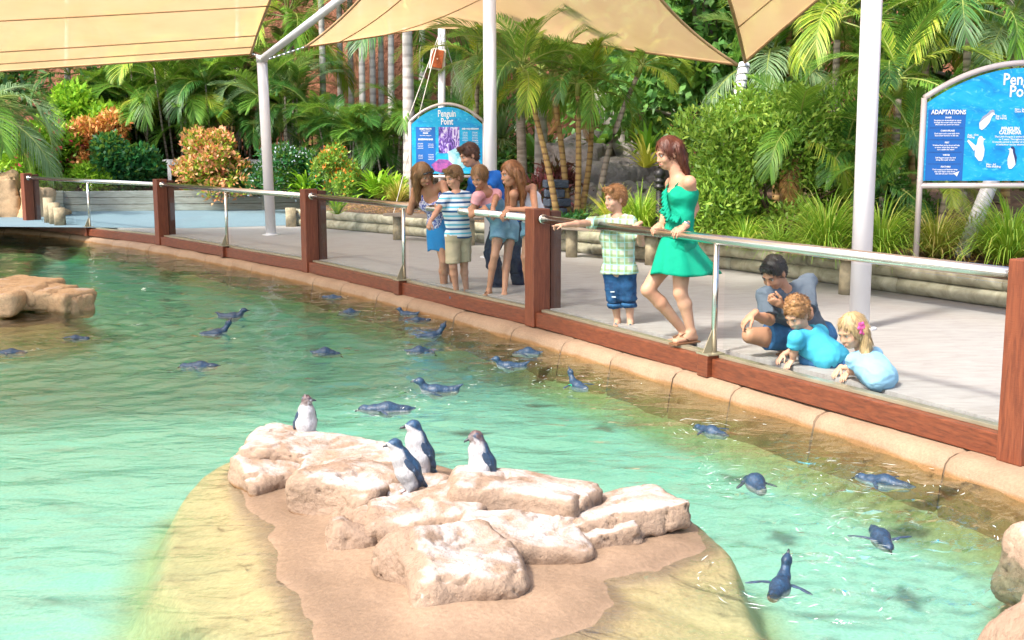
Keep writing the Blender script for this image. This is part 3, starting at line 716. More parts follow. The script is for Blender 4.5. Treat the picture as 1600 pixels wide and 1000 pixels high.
# ------------------------------------------------------------------ boulders
def frame(yaw, pitch=0, roll=0):
    m = Matrix.Rotation(R(yaw), 3, 'Z') @ Matrix.Rotation(R(pitch), 3, 'Y') @ Matrix.Rotation(R(roll), 3, 'X')
    return np.array(m).T          # rows = local axes
def boulder(parent, org, c, hs, yaw=0, pitch=0, roll=0, rd=.5, seed=0, h=.016, mat=None, name='boulder', extra=(), warp=.20, amp=.010):
    sd_ = SDF(h); hs = A(*hs); r = min(hs) * rd * .9
    sd_.rbox(c, hs, frame(yaw, pitch, roll), r, .03, warp, seed)
    for e in extra: sd_.rbox(e[0], A(*e[1]), frame(e[2]), min(e[1]) * rd, .04, warp, seed + 1)
    v, F = sd_.run(); n = vnormals(v, F)
    sz = max(hs)
    d = amp * 1.6 * fbm(v / sz * 1.7 + seed * 5, 3) + amp * .5 * fbm(v / sz * 7 + seed, 3)
    cr = np.abs(fbm(v / sz * 1.6 + seed * 9.1 + 4, 3)); d -= amp * 1.9 * np.exp(-(cr / .02) ** 2); cr = np.abs(vnoise(v * A(2, 2, 9) / sz * .8 + seed * 3.3)); d -= amp * .8 * np.exp(-(cr / .05) ** 2); d += amp * .22 * fbm(v * 38, 2)
    v = v + n * d[:, None]
    return obj(name, mesh_data(name, v - org, F, [mat or M['rock']], True), parent)
io = G(700, 830, ZW); isl = thing('rock_island', 'cluster of pinkish-tan boulders with white droppings where four penguins stand', 'rocks', io)
def BP(px, py, z=0.): return G(px, py, ZW + z)
# (px, py of centre on the level z), half sizes, yaw pitch roll, roundness
BL = [
 ((480, 716, .10), (.36, .26, .13), -14, 6, 4, .55, 1),
 ((440, 738, .06), (.20, .30, .11), -50, 10, 0, .6, 2),
 ((545, 728, .13), (.30, .17, .09), 8, -3, 6, .6, 3),
 ((548, 778, .07), (.28, .25, .19), -20, 6, 0, .62, 4),
 ((545, 845, .02), (.125, .17, .13), 15, 12, -8, .6, 5),
 ((592, 832, .05), (.11, .19, .13), 10, -10, 0, .6, 6),
 ((672, 818, .09), (.30, .21, .14), 8, -5, 10, .6, 7),
 ((625, 772, .09), (.13, .20, .10), 20, 0, 0, .7, 17),
 ((830, 785, .16), (.36, .22, .15), -10, 5, -4, .55, 8),
 ((895, 808, .12), (.18, .10, .075), 38, -22, 0, .6, 9),
 ((985, 812, .06), (.33, .24, .105), 22, -6, -8, .45, 10),
 ((935, 842, .03), (.26, .15, .085), 15, -8, 0, .5, 11),
 ((830, 855, .05), (.30, .20, .13), 6, 6, 10, .55, 12),
 ((722, 902, .05), (.27, .27, .19), 25, 4, 12, .7, 13),
 ((882, 838, .07), (.12, .10, .08), 0, 0, 0, .7, 14),
 ((660, 762, .05), (.15, .16, .07), -25, 0, 0, .7, 15),
 ((745, 776, .06), (.16, .15, .09), 10, 0, 0, .6, 16),
]
for (px, py, z), hs, yw, pt, rl, rd, sd_ in BL:
    px = 702 + (px - 712) * .92; hs = (hs[0] * .99, hs[1] * 1.03, hs[2] * .93)
    boulder(isl, io, BP(px, py, z * .75), (hs[0] * 1.0, hs[1] * .98, hs[2] * .80), yw, pt, rl, rd, sd_)
lio = G(50, 478, ZW); li = thing('rock_outcrop', 'golden rounded rocks rising from the water at the left edge', 'rocks', lio)
for (px, py, z), hs, yw, rd, sd_ in (
 ((15, 474, .0), (.80, .36, .12), -3, .5, 21), ((45, 450, .19), (.34, .3, .10), -8, .6, 22), ((18, 462, .17), (.34, .25, .12), 5, .7, 23), ((52, 468, .13), (.30, .22, .11), 10, .7, 24),
 ((5, 474, .12), (.25, .3, .13), 0, .7, 25), ((98, 470, .10), (.24, .3, .12), -15, .6, 26), ((115, 478, .04), (.17, .2, .14), -20, .6, 27), ((80, 455, .18), (.22, .2, .07), -10, .6, 28), ((-70, 470, .05), (.5, .4, .2), 0, .6, 29)):
    boulder(li, lio, G(px, py, ZW + z), hs, yw, 0, 0, rd, sd_, .028, M['rocktan'])
ro = G(1600, 900, ZW); rr_ = thing('rock_edge', 'pale pink rocks at the pool edge in the bottom right corner', 'rocks', ro)
for c, hs, yw, sd_ in (((1668, 905, -.05), (.20, .34, .20), 12, 31), ((1655, 990, -.06), (.15, .18, .15), -10, 32), ((1720, 1080, 0), (.3, .4, .26), 0, 33), ((1760, 840, -.05), (.34, .4, .26), 0, 34)):
    boulder(rr_, ro, G(c[0], c[1], ZW + c[2]), hs, yw, 0, 0, .7, sd_, .02, M['rockpale'])
lo2 = G(20, 362, ZK); lc = thing('rock_formation', 'tall tan sculpted rock at the far left end of the glass fence', 'rocks', lo2)
for c, hs, yw, pt, sd_ in (((10, 350, .38), (.38, .40, .72), 10, -6, 41), ((55, 350, .22), (.36, .42, .56), 30, 8, 42), ((-45, 350, .35), (.6, .5, .75), 0, 0, 43), ((84, 348, .0), (.25, .3, .36), 0, 14, 44)):
    p = G(c[0], c[1], ZK); p[2] = ZK + c[2]; boulder(lc, lo2, p, hs, yw, pt, 0, .5, sd_, .045, M['rocktan'], amp=.03)
gr_o = D(915, 300, 20); go = thing('garden_rocks', 'pale grey-white boulders at the foot of the slender palms', 'rocks', gr_o)
for i, (px, py, y, hs) in enumerate(((880, 318, 18.5, (.55, .4, .3)), (935, 300, 19.5, (.7, .5, .45)), (905, 272, 20.5, (.7, .5, .5)), (965, 285, 20, (.5, .5, .45)), (850, 325, 18.5, (.4, .3, .35)), (985, 318, 18.5, (.4, .4, .3)), (940, 250, 22, (.7, .5, .5)), (1000, 262, 22, (.6, .5, .5)))):
    boulder(go, gr_o, D(px, py, y), hs, i * 37, 0, 0, .35, 50 + i, .06, M['greyrock'], amp=.06)
M['slate'] = conc('blue_slate', (.06, .085, .13), (.025, .035, .05), 5, 20, .8, .03)
gso = D(866, 312, 17.6); gs = thing('slate_stack', 'dark blue-grey slate stones beside the pale garden rocks', 'stones', gso)
for i in range(5): MB().box(A(.02 * (i % 3), 0, -.32 + i * .14), (.36 - .05 * (i % 2), .3, .12), rz=.15 * (i % 3)).build('stone', M['slate'], gs, bevel=.02)
# ------------------------------------------------------------------ foliage
def trapz(y, x): return float(((y[1:] + y[:-1]) * np.diff(x)).sum() / 2)
GL = [(.0, (.012, .045, .008)), (.45, (.04, .12, .015)), (.75, (.09, .21, .02)), (1., (.20, .30, .04))]
LM = {
 'palm': leafmat('palm_leaf', [(.1, (0.043, 0.145, 0.020)), (.5, (0.116, 0.290, 0.032)), (.9, (0.290, 0.450, 0.065))]),
 'palm_y': leafmat('palm_leaf_yellow', [(.1, (0.112, 0.250, 0.020)), (.55, (0.300, 0.425, 0.037)), (.9, (0.625, 0.575, 0.088))]),
 'palm_d': leafmat('palm_leaf_dark', [(.1, (0.018, 0.075, 0.018)), (.6, (0.053, 0.180, 0.033)), (.95, (0.135, 0.300, 0.053))]),
 'palm_g': leafmat('palm_leaf_grey', [(.1, (0.088, 0.175, 0.075)), (.6, (0.213, 0.338, 0.163)), (.95, (0.425, 0.525, 0.300))]),
 'bright': leafmat('leaf_bright', [(.1, (0.096, 0.264, 0.014)), (.5, (0.240, 0.504, 0.024)), (.9, (0.504, 0.696, 0.072))]),
 'bush': leafmat('leaf_bush', [(.1, (0.075, 0.195, 0.024)), (.5, (0.210, 0.390, 0.045)), (.9, (0.480, 0.630, 0.105))]),
 'dark': leafmat('leaf_dark', [(.1, (0.007, 0.055, 0.015)), (.6, (0.022, 0.143, 0.039)), (.95, (0.066, 0.286, 0.066))]),
 'big': leafmat('leaf_big', [(.1, (0.039, 0.143, 0.033)), (.6, (0.130, 0.312, 0.065)), (.95, (0.286, 0.494, 0.143))]),
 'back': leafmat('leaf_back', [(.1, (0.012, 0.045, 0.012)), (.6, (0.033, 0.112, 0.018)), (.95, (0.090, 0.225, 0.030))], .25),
 'orange': leafmat('leaf_orange', [(.05, (0.315, 0.053, 0.021)), (.4, (0.651, 0.210, 0.063)), (.7, (0.756, 0.378, 0.126)), (.95, (0.367, 0.399, 0.053))], .3),
 'pinkor': leafmat('leaf_salmon', [(.05, (0.441, 0.084, 0.042)), (.4, (0.735, 0.273, 0.126)), (.7, (0.788, 0.441, 0.231)), (.95, (0.525, 0.441, 0.063))], .3),
 'pink': leafmat('flower_pink', [(.1, (0.650, 0.030, 0.090)), (.9, (0.850, 0.120, 0.200))], .3),
 'redfl': leafmat('flower_orange', [(.1, (0.800, 0.140, 0.020)), (.9, (0.850, 0.320, 0.050))], .3),
 'yellow': leafmat('leaf_yellow', [(.1, (0.385, 0.418, 0.044)), (.9, (0.825, 0.715, 0.132))], .3),
 'burg': leafmat('leaf_burgundy', [(.1, (0.060, 0.012, 0.018)), (.9, (0.240, 0.048, 0.060))], .2),
 'grass': leafmat('tussock_blade', [(.1, (0.084, 0.238, 0.017)), (.5, (0.280, 0.504, 0.042)), (.75, (0.532, 0.630, 0.098)), (.95, (0.840, 0.658, 0.280))], .3),
 'grassy': leafmat('tussock_blade_dry', [(.1, (0.184, 0.276, 0.023)), (.5, (0.460, 0.437, 0.069)), (.9, (0.782, 0.575, 0.253))], .3),
 'white': leafmat('flower_pale', [(.1, (0.450, 0.500, 0.620)), (.9, (0.750, 0.780, 0.850))], .2),
 'dry': leafmat('leaf_dry', [(.1, (0.242, 0.099, 0.033)), (.9, (0.605, 0.330, 0.132))], .2),
}
M['trunk_g'] = wood('palm_trunk_grey', (.33, .29, .25), (.15, .12, .09), (1, 1, 6), 5, .8)
def ringtrunk(name, c, c2, s_):
    k = NT(name); v = k.coords('Object'); w = k.n('ShaderNodeTexWave'); w.wave_type = 'BANDS'; w.bands_direction = 'Z'; w.inputs['Scale'].default_value = s_; w.inputs['Distortion'].default_value = 1.5; w.inputs['Detail'].default_value = 2; k.l(v, w.inputs[0])
    f = k.noise(v, 4, 4); col = k.mix(.4, k.ramp(w.outputs['Fac'], [(.05, c2), (.35, c)]), k.ramp(f, [(.3, c2), (.7, c)]))
    k.bsdf(col, .7, 0, k.bump(w.outputs['Fac'], .5, .01)); return k.m
M['trunk_r'] = ringtrunk('ringed_trunk_gold', (.40, .26, .09), (.14, .07, .03), 3.2)
M['trunk_rg'] = ringtrunk('ringed_trunk_grey', (.36, .30, .24), (.13, .10, .08), 3.)
M['trunk_w'] = ringtrunk('ringed_trunk_white', (.58, .53, .50), (.30, .26, .24), 1.4)
M['stem'] = simple('woody_stem', (.16, .10, .06), .8)
M['rach'] = simple('frond_stalk', (.25, .30, .06), .5)
def frond_mesh(name, L=1.6, droop=1.2, npair=44, ll=.42, w=.034, vee=.35, hang=.5, seed=0, gap=.14):
    r = np.random.RandomState(seed); v = []; f = []
    def pos(t):
        q = np.linspace(0, t, 14); a = -droop * q ** 1.6; return A(trapz(np.cos(a), q), 0, trapz(np.sin(a), q)) * L if t > 0 else A(0, 0, 0)
    ts = np.linspace(0, 1, 12); pr = [pos(t) for t in ts]
    m = MB(); m.tube(pr, [.020 * L / 1.6 * (1 - .85 * t) for t in ts], 5, False); v += m.v; f += m.f; nr = len(m.f)
    for i in range(npair):
        t = gap + (1 - gap) * (i + .5) / npair; p = pos(t); a = -droop * t ** 1.6; T = A(math.cos(a), 0, math.sin(a)); U = A(-math.sin(a), 0, math.cos(a))
        l = ll * (math.sin(math.pi * min(1, .14 + .80 * (t - gap) / (1 - gap))) ** .6) * L / 1.6
        for sg in (-1, 1):
            ang = R(62 - 34 * t + r.uniform(-6, 6)); d = unit(T * math.cos(ang) + A(0, sg, 0) * math.sin(ang) + U * (vee + r.uniform(-.1, .1)))
            W_ = unit(np.cross(d, U)) * w * L / 1.6 * .5; g = A(0, 0, -1) * hang * l
            b = len(v); q1 = p + d * l * .45 - A(0, 0, 1) * 0 + g * .12; q2 = p + d * l * .8 + g * .45; q3 = p + d * l + g * .9
            v += [p - W_ * .4, p + W_ * .4, q1 + W_, q1 - W_, q2 + W_ * .7, q2 - W_ * .7, q3]
            f += [[b, b + 1, b + 2, b + 3], [b + 3, b + 2, b + 4, b + 5], [b + 5, b + 4, b + 6]]
    mi = [1] * nr + [0] * (len(f) - nr)
    me = mesh_data(name, v, f, [LM['palm'], M['rach']], False, None, mi); return me
FR = {'up': [frond_mesh('frond', 1.6, .8, 64, .42, .018, .4, .25, 1), frond_mesh('frond', 1.6, 1.15, 66, .46, .017, .35, .35, 2)],
      'arch': [frond_mesh('frond', 1.6, 1.6, 68, .46, .018, .3, .45, 3), frond_mesh('frond', 1.6, 2.1, 66, .43, .017, .25, .5, 4)],
      'low': [frond_mesh('frond', 1.6, 1.1, 60, .44, .019, .15, .6, 5)]}
def put_frond(parent, p, yaw, pitch, L, kind, mat, r):
    me = r.choice(FR[kind]); o = bpy.data.objects.new('frond', me); COL.objects.link(o); o.parent = parent; o.location = tuple(p)
    q = L / 1.6; o.scale = (q, q, q); o.rotation_euler = (Matrix.Rotation(yaw, 3, 'Z') @ Matrix.Rotation(-pitch, 3, 'Y') @ Matrix.Rotation(r.uniform(-.35, .35), 3, 'X')).to_euler()
    o.material_slots[0].link = 'OBJECT'; o.material_slots[0].material = LM[mat]; return o
def palm(label, base, top, r0=.06, n=12, L=1.6, mats=('palm',), seed=0, trunk='trunk_rg', shaft=True, group=None, spread=(1.25, -.35), bow=.0, cat='palm', name='palm_tree', dead=0):
    r = random.Random(seed); base = np.asarray(base, float); top = np.asarray(top, float)
    t = thing(name, label, cat, base, 0, group); H = top - base; side = unit(A(H[1] + .3, -H[0] + .2, 0))
    pts = [H * q + side * bow * math.sin(math.pi * q) for q in np.linspace(0, 1, 9)]
    MB().tube(pts, [r0 * (1.35 if i == 0 else 1.05 - .3 * i / 8) for i in range(9)], 12, True, .03).build('trunk', M[trunk], t, True)
    d = unit(pts[-1] - pts[-2]); tip = pts[-1]
    if shaft: MB().tube([tip - d * .02, tip + d * L * .12, tip + d * L * .26], [r0 * .95, r0 * .8, r0 * .3], 10).build('crown_shaft', M['rach'], t, True); tip = tip + d * L * .18
    for i in range(n):
        q = (i + .5) / n; yaw = i * 2.39996 + r.uniform(-.25, .25); pitch = spread[0] + (spread[1] - spread[0]) * q + r.uniform(-.12, .12)
        put_frond(t, tip + A(0, 0, -.1 * q * L * .3), yaw, pitch, L * r.uniform(.82, 1.12), 'up' if pitch > .75 else ('arch' if pitch > .0 else 'low'), r.choice(mats), r)
    for i in range(dead): put_frond(t, tip - A(0, 0, .15 * L), r.uniform(0, 6.28), -1.1, L * .7, 'low', 'dry', r)
    return t
def clump(label, base, n, L, H, mats, seed, group, spread=.35, cat='palm', name='clumping_palm'):   # areca style clump: several stems
    r = random.Random(seed); t = thing(name, label, cat, base, 0, group)
    for k2 in range(n):
        a = r.uniform(0, 6.28); q = r.uniform(.05, spread); b = A(math.cos(a) * q, math.sin(a) * q, 0); h = H * r.uniform(.35, 1); tp = b * 2.2 + A(0, 0, h)
        MB().tube([b, (b + tp) / 2 + b * .1, tp], [.035, .028, .02], 7).build('stem', M['trunk_rg'], t, True)
        for i in range(6): put_frond(t, tp, a + i * 1.256 + r.uniform(-.4, .4), r.uniform(.15, 1.25), L * r.uniform(.7, 1.1), r.choice(('up', 'arch', 'arch')), r.choice(mats), r)
    return t
def leaves(n, blobs, ll, lw, seed, up=.35, jit=.22, droop=.0):
    r = np.random.RandomState(seed); B = np.array([(*c, rr) if not hasattr(rr, '__len__') else (*c, rr[0]) for c, rr in blobs]); wt = B[:, 3] ** 2; k = r.choice(len(B), n, p=wt / wt.sum())
    d = r.normal(size=(n, 3)); d /= np.linalg.norm(d, axis=1, keepdims=True); d[:, 2] = np.abs(d[:, 2]) * np.where(r.rand(n) < .75, 1, -1)
    rad = B[k, 3] * (1 - jit * r.rand(n) ** 1.3 * 1.6); p = B[k, :3] + d * rad[:, None] + r.normal(size=(n, 3)) * ll * .35
    ax = d * .55 + r.normal(size=(n, 3)) * .6 + A(0, 0, up - droop); ax /= np.linalg.norm(ax, axis=1, keepdims=True)
    s_ = np.cross(ax, r.normal(size=(n, 3))); s_ /= np.linalg.norm(s_, axis=1, keepdims=True); nn = np.cross(ax, s_)
    l = ll * r.uniform(.6, 1.25, (n, 1)); w = lw * r.uniform(.7, 1.2, (n, 1))
    v = np.stack([p, p + ax * l * .45 + s_ * w * .5 + nn * w * .12, p + ax * l - nn * l * .12, p + ax * l * .45 - s_ * w * .5 + nn * w * .12], 1).reshape(-1, 3)
    return v, np.arange(4 * n).reshape(n, 4)
def blobs(n, R3, seed, r0=.35, sq=1.):
    r = random.Random(seed); o = []
    for i in range(n):
        a = r.uniform(0, 6.28); q = r.random() ** .5; z = r.uniform(.05, 1)
        k = math.sqrt(max(.12, 1 - (z * .8) ** 2)); rr = r0 * r.uniform(.7, 1.25)
        o.append(((math.cos(a) * q * R3[0] * k, math.sin(a) * q * R3[1] * k, z * R3[2] * sq), rr))
    return o
def shrub(label, base, R3, n, ll, lw, mat, seed, cat='shrub', name='shrub', r0=None, nb=16, extra=(), group=None, up=.35, stems=5):
    t = thing(name, label, cat, base, 0, group); r0 = r0 or min(R3) * .42; B = blobs(nb, (R3[0] - r0 * .6, R3[1] - r0 * .6, R3[2] - r0), seed, r0)
    v, F = leaves(n, B, ll, lw, seed, up); v[:, 2] = np.maximum(v[:, 2], .02)
    obj('crown', mesh_data('crown', v, F, [LM[mat]]), t)
    m = MB(); r = random.Random(seed)
    for i in range(stems):
        c = A(*B[i % len(B)][0]); m.tube([A(r.uniform(-.1, .1), r.uniform(-.1, .1), -.05), c * .55 + A(0, 0, .1), c], [.03, .02, .008], 6)
    m.build('branch', M['stem'], t, True)['kind'] = 'stuff'
    for nm, mt, cnt, l2, w2, sc in extra:
        v, F = leaves(cnt, [((c[0] * sc, c[1] * sc, c[2] * (1 + .5 * (sc - 1))), rr * sc) for c, rr in B], l2, w2, seed + 5, up, .05); obj(nm, mesh_data(nm, v, F, [LM[mt]]), t)['kind'] = 'stuff'
    return t
def rosette(n, L, w, seed, droop=1.3, e0=(.5, 1.4), seg=5, tipw=.15):
    r = np.random.RandomState(seed); v = []; f = []
    for i in range(n):
        yaw = r.uniform(0, 6.28); e = r.uniform(*e0); l = L * r.uniform(.6, 1.1); p = A(math.cos(yaw), math.sin(yaw), 0) * r.uniform(0, .06) * L; sd_ = A(-math.sin(yaw), math.cos(yaw), 0) * w * .5; b = len(v); dr = droop * r.uniform(.6, 1.3)
        for j in range(seg + 1):
            q = j / seg; a = e - dr * q * q * 1.2; ww = (1 - (1 - tipw) * q ** 1.5)
            v += [p - sd_ * ww, p + sd_ * ww]; p = p + A(math.cos(yaw) * math.cos(a), math.sin(yaw) * math.cos(a), math.sin(a)) * l / seg
            if j: f.append([b + 2 * j - 2, b + 2 * j - 1, b + 2 * j + 1, b + 2 * j])
    return np.array(v), np.array(f)
def tuft(label, base, L, w, n, mat, seed, group=None, name='grass_tussock', cat='grass tussock', droop=1.5, e0=(.45, 1.45), scale=1):
    v, F = rosette(n, L, w, seed, droop, e0); me = mesh_data(name, v, F, [LM[mat]]); o = obj(name, me, None, base); return tag(o, label, cat, group)
def at(px, py, y, z=None):
    p = D(px, py, y)
    if z is not None: p[2] = z
    return p
# ------------------------------------------------------------------ planting
def gz(y): return .35 + .03 * max(0, y - 14)
GP = 'slender ringed palms in the garden centre'
for i, (bx, tx, ty, y, lab, tr, L, n, mt, bow) in enumerate((
 (872, 822, 128, 17.2, 'slender leaning palm nearest the tall middle pole, trunk with golden rings', 'trunk_r', 1.35, 13, ('palm', 'palm_y', 'palm_d'), .1),
 (888, 864, 138, 17.6, 'slender palm second from the left of the ringed trunks', 'trunk_r', 1.15, 11, ('palm_y', 'palm'), .05),
 (902, 903, 148, 17.4, 'upright gold-trunked palm in the middle of the ringed clump', 'trunk_r', 1.2, 12, ('palm', 'palm_d'), .02),
 (908, 925, 160, 17.9, 'thin palm with orange-brown trunk right of the upright gold one', 'trunk_r', 1.1, 11, ('palm_y', 'palm'), .05),
 (932, 996, 118, 17.6, 'grey-trunked palm leaning right over the garden rocks', 'trunk_rg', 1.15, 12, ('palm', 'palm_y'), -.15))):
    b = at(bx, 300, y, gz(y)); palm(lab, b, D(tx, ty, y), .048, n - 1, L * .86, mt, 100 + i, tr, True, GP, bow=bow, dead=i % 2, spread=(1.35, -.05))
palm('thick palm with a whitish trunk and yellow-green fronds behind the middle pole', at(846, 300, 21, .45), D(845, 138, 21), .13, 11, 1.5, ('palm_y', 'palm'), 110, 'trunk_w', bow=0)
palm('stout dark palm in front of the red cliff right of the leaning grey trunk', at(1000, 300, 22, .45), D(998, 150, 22), .17, 13, 1.3, ('palm_y', 'palm', 'palm'), 111, 'trunk_g', False, dead=4)
palm('pale thick trunk leaning left behind the garden rocks', at(1010, 290, 21, .5), D(930, 135, 21.5), .17, 9, 1.3, ('palm', 'palm_y'), 112, 'trunk_w')
palm('tall foxtail palm with smooth ringed trunk left of the speaker', at(641, 300, 25, .5), D(636, 40, 25), .14, 9, 2.2, ('palm_d', 'palm'), 113, 'trunk_w')
palm('palm with dark patterned trunk left of the whitish trunk', at(818, 300, 19.5, .4), D(812, 120, 19.5), .09, 12, 1.5, ('palm', 'palm_d'), 114, 'trunk_g')
# yellow-green palms in front of the tall middle pole
palm('drooping pale green palm hanging beside the arched sign', at(742, 300, 19.8, .4), D(745, 110, 19.8), .06, 11, 1.15, ('palm_y', 'palm', 'palm_g'), 115, 'trunk_rg')
# distant bare trunks
TL = ['leftmost thin pale trunk of the close row right of the slanting arm', 'second thin trunk of the close row right of the slanting arm', 'third thin trunk of the close row on the red cliff', 'fourth thin trunk in the middle of the close row',
      'fifth thin trunk of the close row below the middle sail', 'sixth thin trunk, second from the right of the close row', 'rightmost thin trunk of the close row left of the foxtail palm', 'thin trunk above the orange croton bush behind clumping palms', 'lone grey trunk below the big sail above the lime green bush', 'thin trunk half hidden between the foxtail palm and speaker pole']
for i, (px, tp) in enumerate(((500, 20), (528, 5), (545, -20), (563, 10), (580, -10), (594, 20), (610, -15), (372, -20), (106, 40), (660, -30))):
    y = 29 + (i % 3); palm(TL[i], at(px + 8 - i, 290, y, .8), D(px, tp - 90, y), .085, 9, 2.2, ('palm', 'palm_d'), 130 + i, 'trunk_w', group='thin trunks against the cliff')
# areca clumps at left
AG = 'clumping palms behind the planter wall'
for i, (px, y, n, L, H, mt, lab) in enumerate((
 (225, 30.0, 6, 2.6, 3.0, ('palm_y', 'palm', 'palm'), 'clumping palm with yellowing arching fronds left of centre behind the planter'),
 (285, 29.8, 7, 2.6, 2.6, ('palm', 'palm', 'palm_y'), 'dense green clumping palm above the orange croton bush'),
 (345, 29.6, 7, 2.8, 2.6, ('palm', 'palm_d'), 'dark green clumping palm just left of the white pole with the arm'),
 (395, 30.2, 6, 2.5, 3.2, ('palm_d', 'palm'), 'tall clumping palm directly behind the white pole with the arm'),
 (455, 28.5, 6, 2.4, 2.1, ('palm_d', 'palm', 'palm_g'), 'clumping palm with hanging fronds right of the white pole with the arm'),
 (545, 27.5, 6, 2.1, 1.3, ('palm_d', 'palm_d'), 'deep green low palm clump left of the foxtail trunk'),
 (610, 27.0, 7, 2.1, 1.5, ('palm_d', 'palm'), 'deep green low palm clump left of the arched blue sign'),
 (180, 31.5, 6, 2.6, 3.6, ('palm_d',), 'shadowy palm clump behind the lime green shrub'),
 (490, 31, 4, 2.0, 1.6, ('palm_d', 'palm'), 'shadowy tall palm clump against the cliff below the slanting arm'),
 (700, 27, 6, 2.1, 2.4, ('palm_d', 'palm'), 'palm clump half hidden by the arched blue sign'))):
    clump(lab, at(px, 300, y, .6), n + 2, L * .68, H * 1.15, mt, 150 + i, AG, .55)
palm('grey-green palm drooping into the frame at the far left', D(-30, 300, 25.5) * A(1, 1, 0) + A(0, 0, .4), D(-30, 165, 25.5), .16, 18, 2.3, ('palm_g', 'palm_g', 'palm'), 170, 'trunk_g', False, spread=(1.0, -.7))
palm('foxtail palm crown filling the gap between two sails', at(455, 300, 30, .6), D(450, 50, 30), .16, 14, 2.3, ('palm', 'palm_y'), 171, 'trunk_w')
# right side palms
RG = 'palms on the right slope'
for i, (px, ty, y, L, n, mt, lab, hh) in enumerate((
 (1255, 230, 14.6, 1.5, 10, ('palm', 'palm_y'), 'low palm with broad arching fronds left of the thickest pole', None),
 (1300, 60, 17.5, 2.2, 12, ('palm', 'palm_y'), 'palm crown high behind the thickest pole', None),
 (1330, 255, 14.6, 1.3, 9, ('palm_d', 'palm'), 'small palm just behind the thickest pole at shrub height', None),
 (1395, 150, 15.5, 1.9, 12, ('palm_y', 'palm', 'palm_d'), 'leafy palm between the thickest pole and the large sign', None),
 (1432, 230, 14.2, 1.2, 12, ('palm', 'palm_d'), 'low green palm touching the left edge of the large sign', None),
 (1505, 40, 16.0, 2.1, 13, ('palm', 'palm_y', 'palm_d'), 'tall palm whose crown spreads above the large sign', None),
 (1575, 90, 16.5, 2.0, 12, ('palm_g', 'palm'), 'grey-green palm at the right edge above the large sign', None),
 (1440, 70, 17.5, 2.0, 12, ('palm', 'palm_y'), 'palm with narrow upright fronds right of the thickest pole', None),
 (1215, 120, 18.5, 2.2, 12, ('palm', 'palm_g'), 'palm with long fronds beside the point of the small sail', None),
 (1372, 300, 13.8, 1.0, 10, ('palm_d', 'palm'), 'little fan of dark fronds low beside the thickest pole', None),
 (1240, 20, 19, 2.4, 12, ('palm_d', 'palm'), 'dark palm crown under the right edge of the small sail', None),
 (1620, 200, 15, 1.8, 11, ('palm', 'palm_d'), 'palm partly hidden behind the large sign at the right edge', None),
 (1350, 10, 20, 2.4, 12, ('palm_d', 'palm'), 'background palm crown at the top edge above the thickest pole', None),
 (1470, 300, 13.6, .8, 9, ('palm_y', 'palm'), 'small yellow-green palm below the large sign', None))):
    b = at(px, 300, y, gz(y)); palm(lab, b, D(px + (8 if i % 2 else -8), ty, y), .05 if L < 1.6 else .065, n + 2, L * .76, mt, 180 + i, 'trunk_rg' if i % 2 else 'trunk_r', True, RG, dead=1 if i % 3 == 0 else 0)
# shrubs, left garden
shrub('bright green shrub with pink flower spikes at the left edge', at(70, 300, 28.0, .45), (1.25, .9, 1.6), 7500, .16, .075, 'bright', 201, nb=24, extra=(('flower', 'pink', 420, .14, .09, 1.04),))
shrub('lime green leafy bush above the croton at the left', at(128, 300, 29.0, .6), (1.35, .9, 2.35), 8000, .20, .10, 'bright', 202, nb=26)
shrub('copper and orange croton behind the dark green bush', at(155, 300, 28.3, .5), (.85, .7, 1.85), 4600, .15, .07, 'orange', 203)
shrub('glossy dark green bush spilling over the planter wall', at(190, 300, 27.8, .35), (1.0, .65, 1.35), 6500, .15, .09, 'dark', 204)
shrub('low lime groundcover bush behind the first fence bay', at(110, 300, 27.6, .35), (1.2, .5, .75), 4200, .14, .07, 'bright', 214)
shrub('round orange and salmon croton bush above the planter wall', at(342, 300, 27.6, .30), (1.05, .75, 1.5), 5200, .13, .06, 'palm_y', 205, nb=30, r0=.26, extra=(('rosette', 'pinkor', 3600, .12, .07, 1.05), ('young_leaf', 'orange', 1500, .12, .06, 1.03)))
shrub('leafy bush of small dark leaves with pale flowers right of the armed pole', at(455, 300, 26.5, .4), (1.0, .7, 1.2), 5600, .10, .05, 'dark', 206, extra=(('flower', 'white', 500, .07, .05, 1.02),))
shrub('airy green bush dotted with orange flowers left of the black bollard', at(535, 300, 24.5, .4), (.62, .5, 1.15), 4600, .10, .035, 'bush', 207, extra=(('flower', 'redfl', 420, .08, .05, 1.06),))
shrub('dark low hedge plants in front of the white railing', at(400, 300, 27.6, .4), (1.0, .5, .75), 4200, .11, .05, 'dark', 208)
shrub('burgundy leafed plant near the foot of the whitish trunk', at(868, 300, 18.3, .4), (.42, .4, .85), 1500, .20, .045, 'burg', 209)
shrub('low silvery groundcover below the slender palms', at(880, 325, 16.9, .34), (.5, .35, .22), 1400, .09, .03, 'dark', 210, r0=.12)
for i, (px, y, l, lab) in enumerate(((590, 24.3, .8, 'bright fern clump right of the orange-flowered bush'), (615, 24.0, .7, 'fern clump nearest the guy cable of the slim pole'), (478, 26.3, .8, 'fern clump at the left foot of the orange-flowered bush'))):
    tuft(lab, at(px, 300, y, .45), l, .09, 160, 'bright', 220 + i, 'ferns behind the blue path', 'fern', 'fern', 1.2, (.2, 1.3))
tuft('small strap-leaf plant with pale striped leaves on the log wall bed', at(527, 322, 20.6, .33), .45, .05, 46, 'bright', 225, None, 'strap_leaf_plant', 'plant', 1.0, (.3, 1.4))
tuft('spiky blue-green yucca head between the middle pole and dark palm', D(785, 215, 20.5), .62, .05, 110, 'palm_g', 226, None, 'yucca', 'yucca', .5, (-.7, 1.5))
